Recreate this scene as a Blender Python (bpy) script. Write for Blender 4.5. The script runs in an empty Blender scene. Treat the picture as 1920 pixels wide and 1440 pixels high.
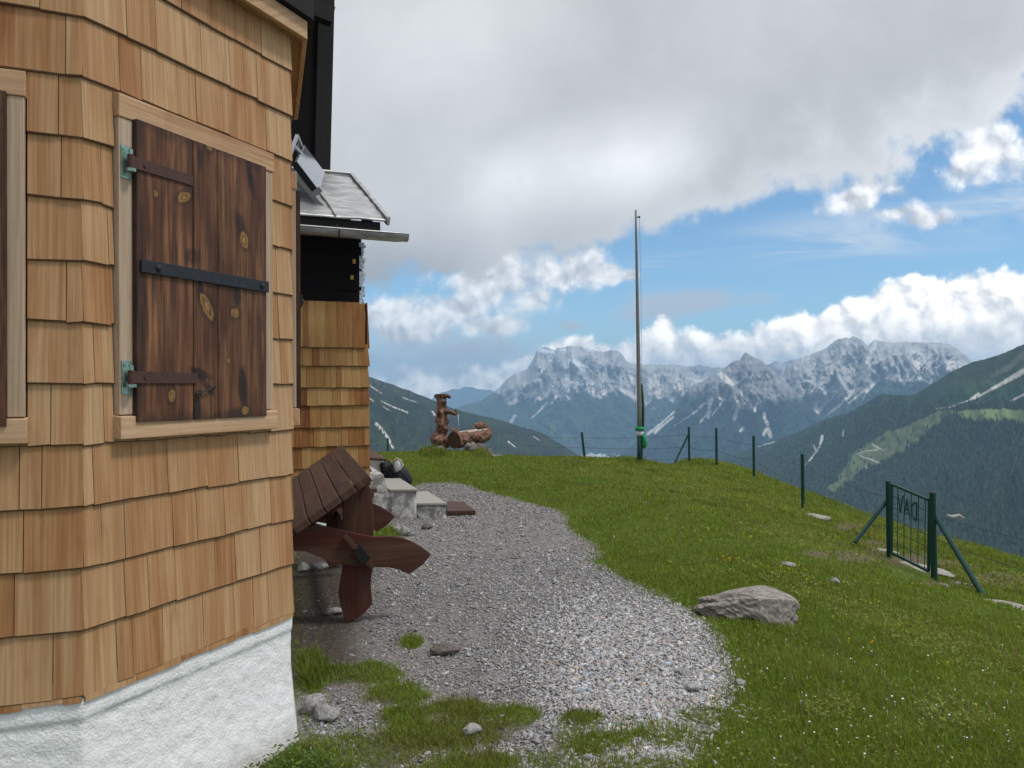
import bpy, math, random
import numpy as np
from mathutils import Vector, Matrix
random.seed(7); RNG = np.random.default_rng(11)
scene = bpy.context.scene; COL = scene.collection
R = math.radians
# ------------------------------------------------------------------ camera
FPX = 1553.0; EYE = np.array([0.0, 0.0, 1.6]); PITCH = math.atan(10/FPX); ROLL = R(0.3)
_f = np.array([0, math.cos(PITCH), math.sin(PITCH)]); _u0 = np.array([0, -math.sin(PITCH), math.cos(PITCH)]); _r0 = np.array([1.0, 0, 0])
_r = math.cos(ROLL)*_r0 - math.sin(ROLL)*_u0; _u = math.cos(ROLL)*_u0 + math.sin(ROLL)*_r0
cd = bpy.data.cameras.new('camera'); cam = bpy.data.objects.new('camera', cd); COL.objects.link(cam)
cd.sensor_width = 36.0; cd.lens = 36.0*FPX/1920; cd.clip_start = 0.05; cd.clip_end = 120000
cam.matrix_world = Matrix(((_r[0], _u[0], -_f[0], EYE[0]), (_r[1], _u[1], -_f[1], EYE[1]), (_r[2], _u[2], -_f[2], EYE[2]), (0, 0, 0, 1)))
scene.camera = cam
# ------------------------------------------------------------------ exposure
scene.view_settings.view_transform = 'Standard'; scene.view_settings.look = 'None'
scene.view_settings.exposure = 0.12; scene.view_settings.gamma = 1.0; scene.view_settings.use_curve_mapping = False
cy = scene.cycles
cy.max_bounces = 5; cy.diffuse_bounces = 3; cy.glossy_bounces = 3; cy.transmission_bounces = 4; cy.volume_bounces = 0; cy.transparent_max_bounces = 6
cy.caustics_reflective = False; cy.caustics_refractive = False
# ------------------------------------------------------------------ sun
SUN_EL, SUN_AZ = R(60), R(105)      # azimuth clockwise from the view axis (+Y): high, from the right, a little behind
sl = bpy.data.lights.new('sun', 'SUN'); so = bpy.data.objects.new('sun', sl); COL.objects.link(so)
sl.energy = 1.9; sl.angle = R(10); sl.color = (1.0, 0.955, 0.89)
sd = Vector((math.sin(SUN_AZ)*math.cos(SUN_EL), math.cos(SUN_AZ)*math.cos(SUN_EL), math.sin(SUN_EL)))
so.rotation_euler = sd.to_track_quat('Z', 'Y').to_euler()

# ------------------------------------------------------------------ node helper
class NT:
    def __init__(s, tree):
        s.t = tree; tree.nodes.clear()
    def n(s, typ, ins=None, **props):
        nd = s.t.nodes.new(typ)
        for k, v in props.items(): setattr(nd, k, v)
        for k, v in (ins or {}).items():
            sock = nd.inputs[k]
            if isinstance(v, bpy.types.NodeSocket): s.t.links.new(v, sock)
            else: sock.default_value = v
        return nd
    def m(s, op, a, b=0.0, c=None, clamp=False):
        ins = {0: a, 1: b}
        if c is not None: ins[2] = c
        return s.n('ShaderNodeMath', ins, operation=op, use_clamp=clamp).outputs[0]
    def v(s, op, a, b=(0, 0, 0)):
        return s.n('ShaderNodeVectorMath', {0: a, 1: b}, operation=op).outputs[0]
    def sc(s, a, k):
        return s.n('ShaderNodeVectorMath', {0: a, 'Scale': k}, operation='SCALE').outputs[0]
    def xyz(s, x, y, z=0.0):
        return s.n('ShaderNodeCombineXYZ', {0: x, 1: y, 2: z}).outputs[0]
    def sep(s, a):
        return s.n('ShaderNodeSeparateXYZ', {0: a}).outputs
    def noise(s, vec, scale, detail=4, rough=0.5, dist=0.0, dim='3D'):
        return s.n('ShaderNodeTexNoise', {'Vector': vec, 'Scale': scale, 'Detail': detail, 'Roughness': rough, 'Distortion': dist}, noise_dimensions=dim).outputs['Fac']
    def smooth(s, x, lo, hi, a=0.0, b=1.0):
        return s.n('ShaderNodeMapRange', {'Value': x, 'From Min': lo, 'From Max': hi, 'To Min': a, 'To Max': b}, interpolation_type='SMOOTHSTEP').outputs[0]
    def lin(s, x, lo, hi, a=0.0, b=1.0):
        return s.n('ShaderNodeMapRange', {'Value': x, 'From Min': lo, 'From Max': hi, 'To Min': a, 'To Max': b}).outputs[0]
    def mix(s, f, a, b, mode='MIX'):
        nd = s.n('ShaderNodeMix', data_type='RGBA', blend_type=mode)
        for k, v in ((0, f), (6, a), (7, b)):
            if isinstance(v, bpy.types.NodeSocket): s.t.links.new(v, nd.inputs[k])
            else: nd.inputs[k].default_value = v if k == 0 else (*v[:3], 1.0)
        return nd.outputs[2]
    def ramp(s, x, stops, interp='LINEAR'):
        nd = s.n('ShaderNodeValToRGB', {0: x}); cr = nd.color_ramp; cr.interpolation = interp
        while len(cr.elements) < len(stops): cr.elements.new(0.5)
        for e, (p, c) in zip(cr.elements, stops): e.position = p; e.color = (*c, 1.0)
        return nd.outputs[0]
    def curve(s, x, pts):
        nd = s.n('ShaderNodeFloatCurve', {'Value': x}); c = nd.mapping.curves[0]
        while len(c.points) < len(pts): c.points.new(0.5, 0.5)
        for p, (a, b) in zip(c.points, pts): p.location = (a, b); p.handle_type = 'AUTO'
        nd.mapping.update(); return nd.outputs[0]
    def attr(s, name, out='Fac'):
        return s.n('ShaderNodeAttribute', attribute_name=name).outputs[out]

# ------------------------------------------------------------------ sky
def build_world():
    w = bpy.data.worlds.new('World'); scene.world = w; w.use_nodes = True
    T = NT(w.node_tree)
    d = T.n('ShaderNodeTexCoord').outputs['Generated']
    x, y, z = T.sep(d)
    yc = T.m('MAXIMUM', y, 0.12)
    u = T.m('MULTIPLY', T.m('DIVIDE', x, yc), FPX/1000); v = T.m('MULTIPLY', T.m('DIVIDE', z, yc), FPX/1000)
    p = T.xyz(u, v, 0.0)
    front = T.smooth(y, 0.15, 0.4)
    sky = T.n('ShaderNodeTexSky', sky_type='NISHITA', sun_disc=False, sun_elevation=SUN_EL, sun_rotation=SUN_AZ, altitude=1750, air_density=1.0, dust_density=0.6, ozone_density=1.6)
    skyc = T.mix(1.0, sky.outputs[0], (0.099, 0.127, 0.134), 'MULTIPLY')
    n1 = T.noise(p, 2.6, 6, 0.52, 0.0, '2D'); n2 = T.noise(p, 8.0, 6, 0.58, 0.3, '2D')
    wq = T.n('ShaderNodeTexNoise', {'Vector': p, 'Scale': 9.0, 'Detail': 3.0}, noise_dimensions='2D').outputs['Color']
    pw = T.v('ADD', p, T.sc(T.v('SUBTRACT', wq, (0.5, 0.5, 0.5)), 0.05))
    def bill(vec, s):
        nd = T.n('ShaderNodeTexVoronoi', {'Vector': vec, 'Scale': s, 'Detail': 2.0, 'Roughness': 0.5, 'Lacunarity': 2.2}, feature='F1', voronoi_dimensions='2D', normalize=True)
        return T.m('SUBTRACT', 1.0, nd.outputs['Distance'])
    po = T.v('ADD', pw, (0.014, 0.020, 0)); b0 = T.m('ADD', T.m('MULTIPLY', bill(pw, 10.0), .62), T.m('MULTIPLY', bill(pw, 26.0), .38)); b1 = T.m('ADD', T.m('MULTIPLY', bill(po, 10.0), .62), T.m('MULTIPLY', bill(po, 26.0), .38))
    light = T.m('MULTIPLY_ADD', T.m('SUBTRACT', b0, b1), 3.6, 0.5, clamp=True)
    c = skyc
    def E(px): return (px-960)/1000
    def V(py): return (730-py)/1000
    def blob(px, py, rx, ry, rot=0):
        du = T.m('SUBTRACT', u, E(px)); dv = T.m('SUBTRACT', v, V(py))
        if rot:
            ca, sa = math.cos(R(rot)), math.sin(R(rot))
            du, dv = T.m('ADD', T.m('MULTIPLY', du, ca), T.m('MULTIPLY', dv, sa)), T.m('SUBTRACT', T.m('MULTIPLY', dv, ca), T.m('MULTIPLY', du, sa))
        a = T.m('MULTIPLY', du, 1000/rx); b = T.m('MULTIPLY', dv, 1000/ry)
        return T.m('SUBTRACT', 1.0, T.m('SQRT', T.m('ADD', T.m('MULTIPLY', a, a), T.m('MULTIPLY', b, b))))
    def blobs(lst):
        r = None
        for q in lst:
            bq = blob(*q); r = bq if r is None else T.m('SMOOTH_MAX', r, bq, 0.2)
        return r
    nn2 = T.m('SUBTRACT', n2, 0.5); nb = T.m('SUBTRACT', b0, 0.6)
    # pale haze low on the left
    hz = T.m('MULTIPLY', T.smooth(v, 0.19, 0.0), T.smooth(u, 0.26, -0.15)); c = T.mix(T.m('MULTIPLY', hz, 0.72), c, (0.66, 0.72, 0.80))
    # cirrus streaks
    rotp = T.n('ShaderNodeMapping', {'Vector': p, 'Rotation': (0, 0, R(-11)), 'Scale': (1.3, 7.5, 1)}).outputs[0]
    cs = T.noise(rotp, 2.0, 5, 0.6, 0.6, '2D')
    ci = T.m('MULTIPLY', T.smooth(cs, 0.36, 0.70), T.smooth(blobs([(1570, 450, 340, 75, 6), (1860, 400, 240, 90, 12), (1250, 480, 120, 30, 8), (1880, 320, 120, 60, 20)]), 0.0, 0.75))
    c = T.mix(T.m('MULTIPLY', ci, 0.62), c, (0.74, 0.79, 0.86))
    # thin pinkish grey shreds
    d1 = T.smooth(T.m('ADD', blobs([(1200, 583, 80, 30, 8), (1310, 568, 130, 22), (1077, 611, 30, 12), (1640, 355, 75, 30), (880, 655, 120, 22, 5), (760, 640, 100, 26), (700, 668, 60, 20), (1170, 300, 10, 10)]), T.m('MULTIPLY_ADD', nn2, 2.6, 0.0)), -0.15, 0.9)
    c = T.mix(T.m('MULTIPLY', d1, 0.72), c, (0.56, 0.57, 0.62))
    # white puffs
    d2 = T.smooth(T.m('ADD', blobs([(1045, 520, 100, 48, 6), (960, 525, 100, 48, 10), (1005, 560, 72, 36), (1142, 515, 28, 24), (1182, 516, 20, 11), (1738, 412, 76, 25, -6), (1690, 402, 52, 17, 12), (920, 530, 110, 50, 14), (850, 575, 100, 38, 10), (925, 610, 70, 20), (985, 690, 62, 24, 12), (1840, 268, 72, 70, 25), (1610, 372, 62, 26, 10), (790, 700, 110, 17), (750, 600, 110, 45)]), T.m('ADD', T.m('MULTIPLY', nb, 1.9), T.m('MULTIPLY', nn2, 1.9))), -0.12, 0.70)
    sh2 = T.mix(light, (0.58, 0.59, 0.62), (1.22, 1.20, 1.18))
    c = T.mix(T.m('MULTIPLY', d2, 0.93), c, sh2)
    # large grey deck overhead
    wc = T.n('ShaderNodeTexNoise', {'Vector': p, 'Scale': 5.5, 'Detail': 6.0, 'Roughness': 0.58}, noise_dimensions='2D').outputs['Color']
    u2, v2, _z2 = T.sep(T.v('ADD', p, T.sc(T.v('SUBTRACT', wc, (0.5, 0.5, 0.5)), 0.26)))
    e = T.curve(T.lin(u2, -0.4, 1.1), [(0.0, 0.13), (0.087, 0.165), (0.16, 0.205), (0.227, 0.222), (0.293, 0.235), (0.38, 0.262), (0.427, 0.285), (0.527, 0.338), (0.607, 0.385), (0.72, 0.40), (0.80, 0.462), (0.893, 0.545), (1.0, 0.66)])
    q = T.m('SUBTRACT', v2, e)
    dq = T.m('ADD', q, T.m('ADD', T.m('MULTIPLY', T.m('SUBTRACT', n1, 0.5), 0.08), T.m('ADD', T.m('MULTIPLY', nn2, 0.04), T.m('MULTIPLY', nb, 0.02))))
    dbig = T.smooth(dq, -0.020, 0.036)
    n0 = T.noise(p, 1.5, 4, 0.5, 0.0, '2D')
    g = T.m('ADD', 0.60, T.m('MULTIPLY', T.m('SUBTRACT', n0, 0.5), 0.30))
    g = T.m('ADD', g, T.m('MULTIPLY', nn2, 0.13))
    g = T.m('ADD', g, T.m('MULTIPLY', T.m('MULTIPLY', T.smooth(blob(1130, 300, 340, 130, 14), 0.0, 1.0), T.smooth(n1, 0.25, 0.7, 0.4, 1.0)), 0.62))
    g = T.m('ADD', g, T.m('MULTIPLY', T.smooth(blob(720, 520, 320, 140), 0.0, 1.0), -0.25))
    g = T.m('ADD', g, T.m('MULTIPLY', T.smooth(blob(1500, 190, 500, 200, 15), 0.0, 1.0), -0.09))
    g = T.m('ADD', g, T.m('MULTIPLY', T.smooth(blob(820, 40, 420, 240), 0.0, 1.0), 0.11))
    g = T.m('ADD', g, T.m('MULTIPLY', T.smooth(q, 0.13, 0.0), T.m('MULTIPLY', T.smooth(u, 0.1, 0.45), 0.17)))
    g = T.m('ADD', g, T.m('MULTIPLY', T.smooth(v, 0.8, 2.0), 0.55))
    gc = T.n('ShaderNodeCombineColor', {0: T.m('MULTIPLY', g, 0.985), 1: g, 2: T.m('MULTIPLY', g, 1.02)}).outputs[0]
    c = T.mix(dbig, c, gc)
    # cumulus bank along the mountain tops
    tb = T.curve(T.lin(u, -0.4, 1.1), [(0.0, 0.02), (0.2, 0.022), (0.25, 0.03), (0.293, 0.065), (0.34, 0.088), (0.387, 0.074), (0.433, 0.096), (0.453, 0.117), (0.487, 0.098), (0.56, 0.106), (0.627, 0.128), (0.693, 0.163), (0.787, 0.203), (0.86, 0.210), (0.91, 0.203), (1.0, 0.22)])
    tq = T.m('SUBTRACT', tb, v)
    db = T.smooth(T.m('ADD', tq, T.m('ADD', T.m('MULTIPLY', nb, 0.08), T.m('MULTIPLY', nn2, 0.055))), -0.006, 0.014)
    shade = T.m('MULTIPLY', T.m('ADD', 0.16, T.m('MULTIPLY', light, 0.86)), T.smooth(tq, 0.14, 0.0, 0.62, 1.0), clamp=True)
    shb = T.mix(shade, (0.80, 0.80, 0.80), (2.2, 2.05, 1.86))
    c = T.mix(db, c, shb)
    # the sky behind the camera: broken bright cloud
    rn = T.noise(d, 2.2, 4, 0.55, 0.2)
    rear = T.mix(T.smooth(rn, 0.36, 0.58), skyc, T.mix(T.smooth(rn, 0.45, 0.75), (1.0, 1.0, 1.01), (0.6, 0.61, 0.63)))
    rear = T.mix(1.0, rear, T.mix(T.smooth(z, 0.1, 0.8), (0.62, 0.63, 0.65), (1.3, 1.3, 1.3)), 'MULTIPLY')
    c = T.mix(front, rear, c)
    bg = T.n('ShaderNodeBackground', {'Color': c, 'Strength': 1.0})
    T.n('ShaderNodeOutputWorld', {'Surface': bg.outputs[0]})
    try: w.cycles.sampling_method = 'MANUAL'; w.cycles.sample_map_resolution = 512
    except Exception: pass
build_world()

# ------------------------------------------------------------------ geometry helpers
def pt(px, py, depth):
    return EYE + depth*(_f + _r*((px-960)/FPX) + _u*((720-py)/FPX))
def ray(px, py):
    return _f + _r*((px-960)/FPX) + _u*((720-py)/FPX)
def on_plane(px, py, p0, n):
    d = ray(px, py); return EYE + d*(np.dot(np.asarray(p0)-EYE, n)/np.dot(d, n))
def project(P):
    q = np.asarray(P) - EYE; dz = q @ _f; dz = np.where(dz < 0.05, 0.05, dz)
    return 960 + FPX*(q @ _r)/dz, 720 - FPX*(q @ _u)/dz
_perm = np.random.default_rng(5).permutation(256); _perm = np.concatenate([_perm, _perm]).astype(np.int64)
_g = np.random.default_rng(6).uniform(-1, 1, (256, 2)); _g /= np.linalg.norm(_g, axis=1)[:, None]
def gnoise(x, y):
    xi = np.floor(x).astype(np.int64); yi = np.floor(y).astype(np.int64); xf = x-xi; yf = y-yi
    def gr(ix, iy, fx, fy):
        h = _perm[_perm[ix & 255] + (iy & 255)]; return _g[h, 0]*fx + _g[h, 1]*fy
    sx = xf*xf*xf*(xf*(xf*6-15)+10); sy = yf*yf*yf*(yf*(yf*6-15)+10)
    a = gr(xi, yi, xf, yf); b = gr(xi+1, yi, xf-1, yf); c = gr(xi, yi+1, xf, yf-1); d = gr(xi+1, yi+1, xf-1, yf-1)
    return ((a+(b-a)*sx)*(1-sy) + (c+(d-c)*sx)*sy)*1.4
def fbm(x, y, o=5, lac=2.07, gain=0.5):
    s = 0; a = 1; t = 0
    for i in range(o):
        s = s + a*gnoise(x+17.3*i, y-9.1*i); t += a; a *= gain; x = x*lac; y = y*lac
    return s/t
def ridged(x, y, o=6, lac=2.1, gain=0.55):
    s = 0; a = 1; t = 0; w = 1
    for i in range(o):
        n = (1-np.abs(gnoise(x+31.7*i, y+11.9*i)))**2*w; s = s+a*n; t += a; w = np.clip(n*1.6, 0, 1); a *= gain; x = x*lac; y = y*lac
    return s/t
def sstep(a, b, x):
    t = np.clip((x-a)/(b-a), 0, 1); return t*t*(3-2*t)
def in_poly(px, py, poly):
    inside = np.zeros(np.shape(px), bool); n = len(poly)
    for i in range(n):
        x1, y1 = poly[i]; x2, y2 = poly[(i+1) % n]
        if y1 == y2: continue
        inside ^= ((y1 > py) != (y2 > py)) & (px < (x2-x1)*(py-y1)/(y2-y1)+x1)
    return inside
def tag(o, label=None, cat=None, group=None, kind=None):
    if label: o['label'] = label
    if cat: o['category'] = cat
    if group: o['group'] = group
    if kind: o['kind'] = kind
    return o
def empty(name, loc):
    o = bpy.data.objects.new(name, None); COL.objects.link(o); o.location = loc; o.empty_display_size = 0.2; return o
def thing(name, label, cat, loc, group=None):
    return tag(empty(name, loc), label, cat, group)
def wloc(o):
    p = np.zeros(3)
    while o is not None: p = p + np.array(o.location); o = o.parent
    return p
def mesh_obj(name, V, F, mat, parent=None, smooth=False, attrs=None, loc=None):
    """V (N,3) world coordinates; F list of index tuples or an int array (M,k)"""
    V = np.asarray(V, dtype=np.float64)
    base = wloc(parent) if parent is not None else (np.asarray(loc, float) if loc is not None else np.zeros(3))
    V = V - base
    me = bpy.data.meshes.new(name)
    if isinstance(F, np.ndarray):
        M, k = F.shape
        me.vertices.add(len(V)); me.vertices.foreach_set('co', V.astype(np.float32).ravel())
        me.loops.add(M*k); me.loops.foreach_set('vertex_index', F.astype(np.int32).ravel())
        me.polygons.add(M); me.polygons.foreach_set('loop_start', np.arange(0, M*k, k, dtype=np.int32))
        me.update(calc_edges=True)
    else:
        me.from_pydata([tuple(q) for q in V], [], [tuple(f) for f in F]); me.update()
    if smooth: me.polygons.foreach_set('use_smooth', np.ones(len(me.polygons), bool))
    for an, arr in (attrs or {}).items():
        arr = np.asarray(arr, np.float32)
        if arr.ndim == 1:
            a = me.attributes.new(an, 'FLOAT', 'POINT'); a.data.foreach_set('value', arr)
        elif arr.shape[1] == 3 and an != 'col':
            a = me.attributes.new(an, 'FLOAT_VECTOR', 'POINT'); a.data.foreach_set('vector', arr.ravel())
        else:
            if arr.shape[1] == 3: arr = np.concatenate([arr, np.ones((len(arr), 1), np.float32)], 1)
            a = me.attributes.new(an, 'FLOAT_COLOR', 'POINT'); a.data.foreach_set('color', arr.ravel())
    if mat: me.materials.append(mat)
    o = bpy.data.objects.new(name, me); COL.objects.link(o)
    if parent is not None: o.parent = parent
    else: o.location = base
    return o
def norm(a):
    a = np.asarray(a, float); return a/np.linalg.norm(a)
class MB:
    """collects shapes with grain coordinates (across, along, random) and a random tone per piece"""
    def __init__(s): s.v = []; s.f = []; s.g = []; s.t = []
    def add(s, V, F, G=None, tone=None):
        b = len(s.v); V = [np.asarray(q, float) for q in V]; s.v += V
        s.f += [tuple(i+b for i in f) for f in F]
        s.g += list(G) if G is not None else [np.array([q[0]+q[1], q[2], 0.0]) for q in V]
        t = random.random() if tone is None else tone; s.t += [t]*len(V)
    HF = [(0, 3, 2, 1), (4, 5, 6, 7), (0, 1, 5, 4), (1, 2, 6, 5), (2, 3, 7, 6), (3, 0, 4, 7)]
    def hexa(s, P, along=2, tone=None):
        """8 corners: 0-3 lower ring, 4-7 upper ring"""
        P = [np.asarray(q, float) for q in P]; r = random.random()*20
        ex, ey, ez = norm(P[1]-P[0]), norm(P[3]-P[0]), norm(P[4]-P[0])
        A = (ex, ey, ez)[along]; B, C = [(ey, ez), (ex, ez), (ex, ey)][along]
        G = [np.array([np.dot(q-P[0], B)+0.7*np.dot(q-P[0], C)+r, np.dot(q-P[0], A)+r, r]) for q in P]
        s.add(P, s.HF, G, tone)
    def bar(s, p0, p1, w, h, up=(0, 0, 1), tone=None):
        p0 = np.asarray(p0, float); p1 = np.asarray(p1, float); d = norm(p1-p0); up = np.asarray(up, float)
        if abs(np.dot(d, up)) > 0.98: up = np.array([1.0, 0, 0])
        side = norm(np.cross(d, up)); u = np.cross(side, d); a = side*w/2; b = u*h/2
        s.hexa([p0-a-b, p0+a-b, p0+a+b, p0-a+b, p1-a-b, p1+a-b, p1+a+b, p1-a+b], 2, tone)
    def tube(s, path, rad, n=8, tone=None, jit=0.0, cap=True):
        path = [np.asarray(q, float) for q in path]; m = len(path); rad = [rad]*m if np.isscalar(rad) else rad
        V = []; G = []; L = 0; r = random.random()*20
        prev = None
        for i, q in enumerate(path):
            d = norm(path[min(i+1, m-1)]-path[max(i-1, 0)])
            if prev is None:
                a = np.array([1.0, 0, 0]) if abs(d[0]) < 0.8 else np.array([0, 1.0, 0]); s1 = norm(np.cross(d, a))
            else: s1 = norm(prev - d*np.dot(prev, d))
            prev = s1; s2 = np.cross(d, s1)
            if i: L += np.linalg.norm(path[i]-path[i-1])
            for k in range(n):
                t = 2*math.pi*k/n; rr = rad[i]*(1+jit*random.uniform(-1, 1))
                V.append(q+s1*math.cos(t)*rr+s2*math.sin(t)*rr); G.append(np.array([t*rad[i]+r, L+r, r]))
        F = [(i*n+k, i*n+(k+1) % n, (i+1)*n+(k+1) % n, (i+1)*n+k) for i in range(m-1) for k in range(n)]
        if cap: F += [tuple(range(n-1, -1, -1)), tuple(range((m-1)*n, m*n))]
        s.add(V, F, G, tone)
    def prism(s, poly, ext, tone=None, gx=None, gy=None):
        poly = [np.asarray(q, float) for q in poly]; ext = np.asarray(ext, float); n = len(poly); r = random.random()*20
        V = poly+[q+ext for q in poly]; F = [tuple(range(n)), tuple(range(2*n-1, n-1, -1))]+[(i, (i+1) % n+0, (i+1) % n+n, i+n)[::-1] for i in range(n)]
        gx = norm(poly[1]-poly[0]) if gx is None else np.asarray(gx, float); gy = np.array([0, 0, 1.0]) if gy is None else np.asarray(gy, float)
        s.add(V, F, [np.array([np.dot(q, gx)+r, np.dot(q, gy)+r, r]) for q in V], tone)
    def build(s, name, mat, parent=None, smooth=False, loc=None, bevel=0.0):
        o = mesh_obj(name, np.array(s.v), s.f, mat, parent, smooth, {'gc': np.array(s.g), 'tone': np.array(s.t)}, loc)
        if bevel:
            b = o.modifiers.new('bevel', 'BEVEL'); b.width = bevel; b.segments = 2; b.limit_method = 'ANGLE'
        return o
ICO_V = []; ICO_F = []
def _ico():
    t = (1+5**0.5)/2
    v = [(-1, t, 0), (1, t, 0), (-1, -t, 0), (1, -t, 0), (0, -1, t), (0, 1, t), (0, -1, -t), (0, 1, -t), (t, 0, -1), (t, 0, 1), (-t, 0, -1), (-t, 0, 1)]
    f = [(0, 11, 5), (0, 5, 1), (0, 1, 7), (0, 7, 10), (0, 10, 11), (1, 5, 9), (5, 11, 4), (11, 10, 2), (10, 7, 6), (7, 1, 8), (3, 9, 4), (3, 4, 2), (3, 2, 6), (3, 6, 8), (3, 8, 9), (4, 9, 5), (2, 4, 11), (6, 2, 10), (8, 6, 7), (9, 8, 1)]
    return np.array(v, float)/np.linalg.norm(v[0]), np.array(f)
ICO_V, ICO_F = _ico()
def ico(sub):
    V = [tuple(q) for q in ICO_V]; F = [tuple(q) for q in ICO_F]
    for _ in range(sub):
        cache = {}; NF = []
        def mid(a, b):
            k = (min(a, b), max(a, b))
            if k not in cache:
                q = np.array(V[a])+np.array(V[b]); V.append(tuple(q/np.linalg.norm(q))); cache[k] = len(V)-1
            return cache[k]
        for a, b, c in F:
            x, y, z = mid(a, b), mid(b, c), mid(c, a); NF += [(a, x, z), (b, y, x), (c, z, y), (x, y, z)]
        F = NF
    return np.array(V), np.array(F)

# ------------------------------------------------------------------ materials
def mat(name, fn):
    m = bpy.data.materials.new(name); m.use_nodes = True; T = NT(m.node_tree); fn(T); return m
def out(T, color, rough=0.8, bump=None, bstr=0.3, bdist=0.01, metal=0.0, spec=0.3):
    ins = {'Base Color': color if isinstance(color, bpy.types.NodeSocket) else (*color, 1), 'Roughness': rough, 'Metallic': metal, 'Specular IOR Level': spec}
    if bump is not None:
        ins['Normal'] = T.n('ShaderNodeBump', {'Height': bump, 'Strength': bstr, 'Distance': bdist}).outputs[0]
    b = T.n('ShaderNodeBsdfPrincipled', ins); T.n('ShaderNodeOutputMaterial', {'Surface': b.outputs[0]}); return b
def wood(name, stops, fine=110, streak=22, contrast=0.4, rough=0.75, tonew=0.6, bstr=0.25):
    def fn(T):
        g = T.attr('gc', 'Vector'); tone = T.attr('tone')
        a = T.noise(T.v('MULTIPLY', g, (fine, 2.2, 1)), 1.0, 4, 0.55, 0.4)
        b = T.noise(T.v('MULTIPLY', g, (streak, 0.9, 1)), 1.0, 3, 0.5, 0.6)
        cl = T.noise(T.v('MULTIPLY', g, (5, 3, 1)), 1.0, 3, 0.5)
        f = T.m('ADD', T.m('MULTIPLY', tone, tonew), T.m('ADD', T.m('MULTIPLY', T.m('SUBTRACT', b, 0.5), 1.6*(1-tonew)+contrast), T.m('MULTIPLY', T.m('SUBTRACT', cl, 0.5), 0.5)))
        f = T.m('ADD', f, (1-tonew)/2, clamp=True)
        c = T.ramp(f, stops)
        c = T.mix(T.smooth(a, 0.32, 0.70, 0.6, 0.0), c, (0.62, 0.50, 0.38), 'MULTIPLY')
        ob = T.n('ShaderNodeTexCoord').outputs['Object']; w1 = T.noise(T.v('MULTIPLY', ob, (1, 1, .45)), 4.5, 5, .62); w2 = T.noise(T.v('MULTIPLY', ob, (1, 1, .3)), 16, 4, .6)
        c = T.mix(T.m('MULTIPLY', T.smooth(w1, .50, .72), .42), c, T.mix(1.0, c, (0.80, 0.84, 0.92), 'MULTIPLY')); c = T.mix(T.m('MULTIPLY', T.smooth(w2, .58, .78), .40), c, T.mix(1.0, c, (0.55, 0.47, 0.42), 'MULTIPLY'))
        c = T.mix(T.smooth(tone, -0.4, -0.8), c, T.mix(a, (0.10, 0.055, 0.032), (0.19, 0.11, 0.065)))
        out(T, c, rough, a, bstr, 0.003)
    return mat(name, fn)
M = {}
M['shingle'] = wood('cedar_shingle', [(0.0, (0.31, 0.128, 0.046)), (0.18, (0.395, 0.197, 0.080)), (0.5, (0.462, 0.262, 0.122)), (0.8, (0.535, 0.340, 0.176)), (1.0, (0.51, 0.33, 0.182))], contrast=0.75, streak=17)
M['shingle_amber'] = wood('amber_shingle', [(0.0, (0.16, 0.050, 0.014)), (0.3, (0.28, 0.120, 0.034)), (0.6, (0.37, 0.195, 0.062)), (1.0, (0.45, 0.285, 0.11))], contrast=0.5, tonew=0.9)
M['plank'] = wood('pale_larch', [(0.0, (0.40, 0.22, 0.11)), (0.4, (0.55, 0.35, 0.20)), (1.0, (0.62, 0.43, 0.27))], contrast=0.35, streak=40)
M['plank_grey'] = wood('greyed_larch', [(0.0, (0.36, 0.24, 0.15)), (0.4, (0.50, 0.37, 0.25)), (1.0, (0.55, 0.44, 0.33))], contrast=0.4, streak=45)
M['table_top'] = wood('brown_stained_slats', [(0.0, (0.045, 0.023, 0.016)), (0.5, (0.085, 0.045, 0.030)), (1.0, (0.135, 0.078, 0.054))], contrast=0.4)
M['table_leg'] = wood('red_brown_stained_board', [(0.0, (0.080, 0.018, 0.010)), (0.4, (0.072, 0.026, 0.016)), (0.7, (0.090, 0.044, 0.026)), (1.0, (0.12, 0.060, 0.034))], contrast=1.0, streak=9, tonew=0.2)
M['black_wood'] = wood('tarred_wood_and_shade', [(0.0, (0.006, 0.006, 0.006)), (1.0, (0.016, 0.014, 0.013))], contrast=0.3)  # also used as painted shade under the annex roof and in the root opening
def fn(T):
    g = T.n('ShaderNodeTexCoord').outputs['Object']; a = T.noise(g, 14, 5, 0.6); b = T.noise(g, 90, 4, 0.6)
    d = T.noise(g, 5, 5, .65); c = T.mix(T.smooth(a, 0.52, 0.75, 0, .7), (0.87, 0.855, 0.83), (0.73, 0.71, 0.67)); c = T.mix(T.smooth(d, .60, .72, 0, .5), c, (0.50, 0.48, 0.44)); hz = T.n('ShaderNodeNewGeometry').outputs['Position']; c = T.mix(T.m('MULTIPLY', T.smooth(T.m('ADD', T.sep(hz)[2], T.m('MULTIPLY', a, .25)), .30, .06), .6), c, (0.33, 0.29, 0.24)); out(T, c, 0.9, T.m('ADD', b, T.m('MULTIPLY', a, .7)), 0.7, 0.008, spec=.1)
M['stucco'] = mat('white_roughcast', fn)
def fn(T):
    g = T.n('ShaderNodeTexCoord').outputs['Object']; n = T.noise(T.v('MULTIPLY', g, (3, 3, 40)), 3, 4, 0.5); b = T.noise(g, 30, 3)
    out(T, T.mix(n, (0.007, 0.006, 0.007), (0.016, 0.014, 0.014)), 0.9, b, 0.2, 0.01, spec=0.06)
M['tarpaper'] = mat('black_tar_paper', fn)
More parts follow.
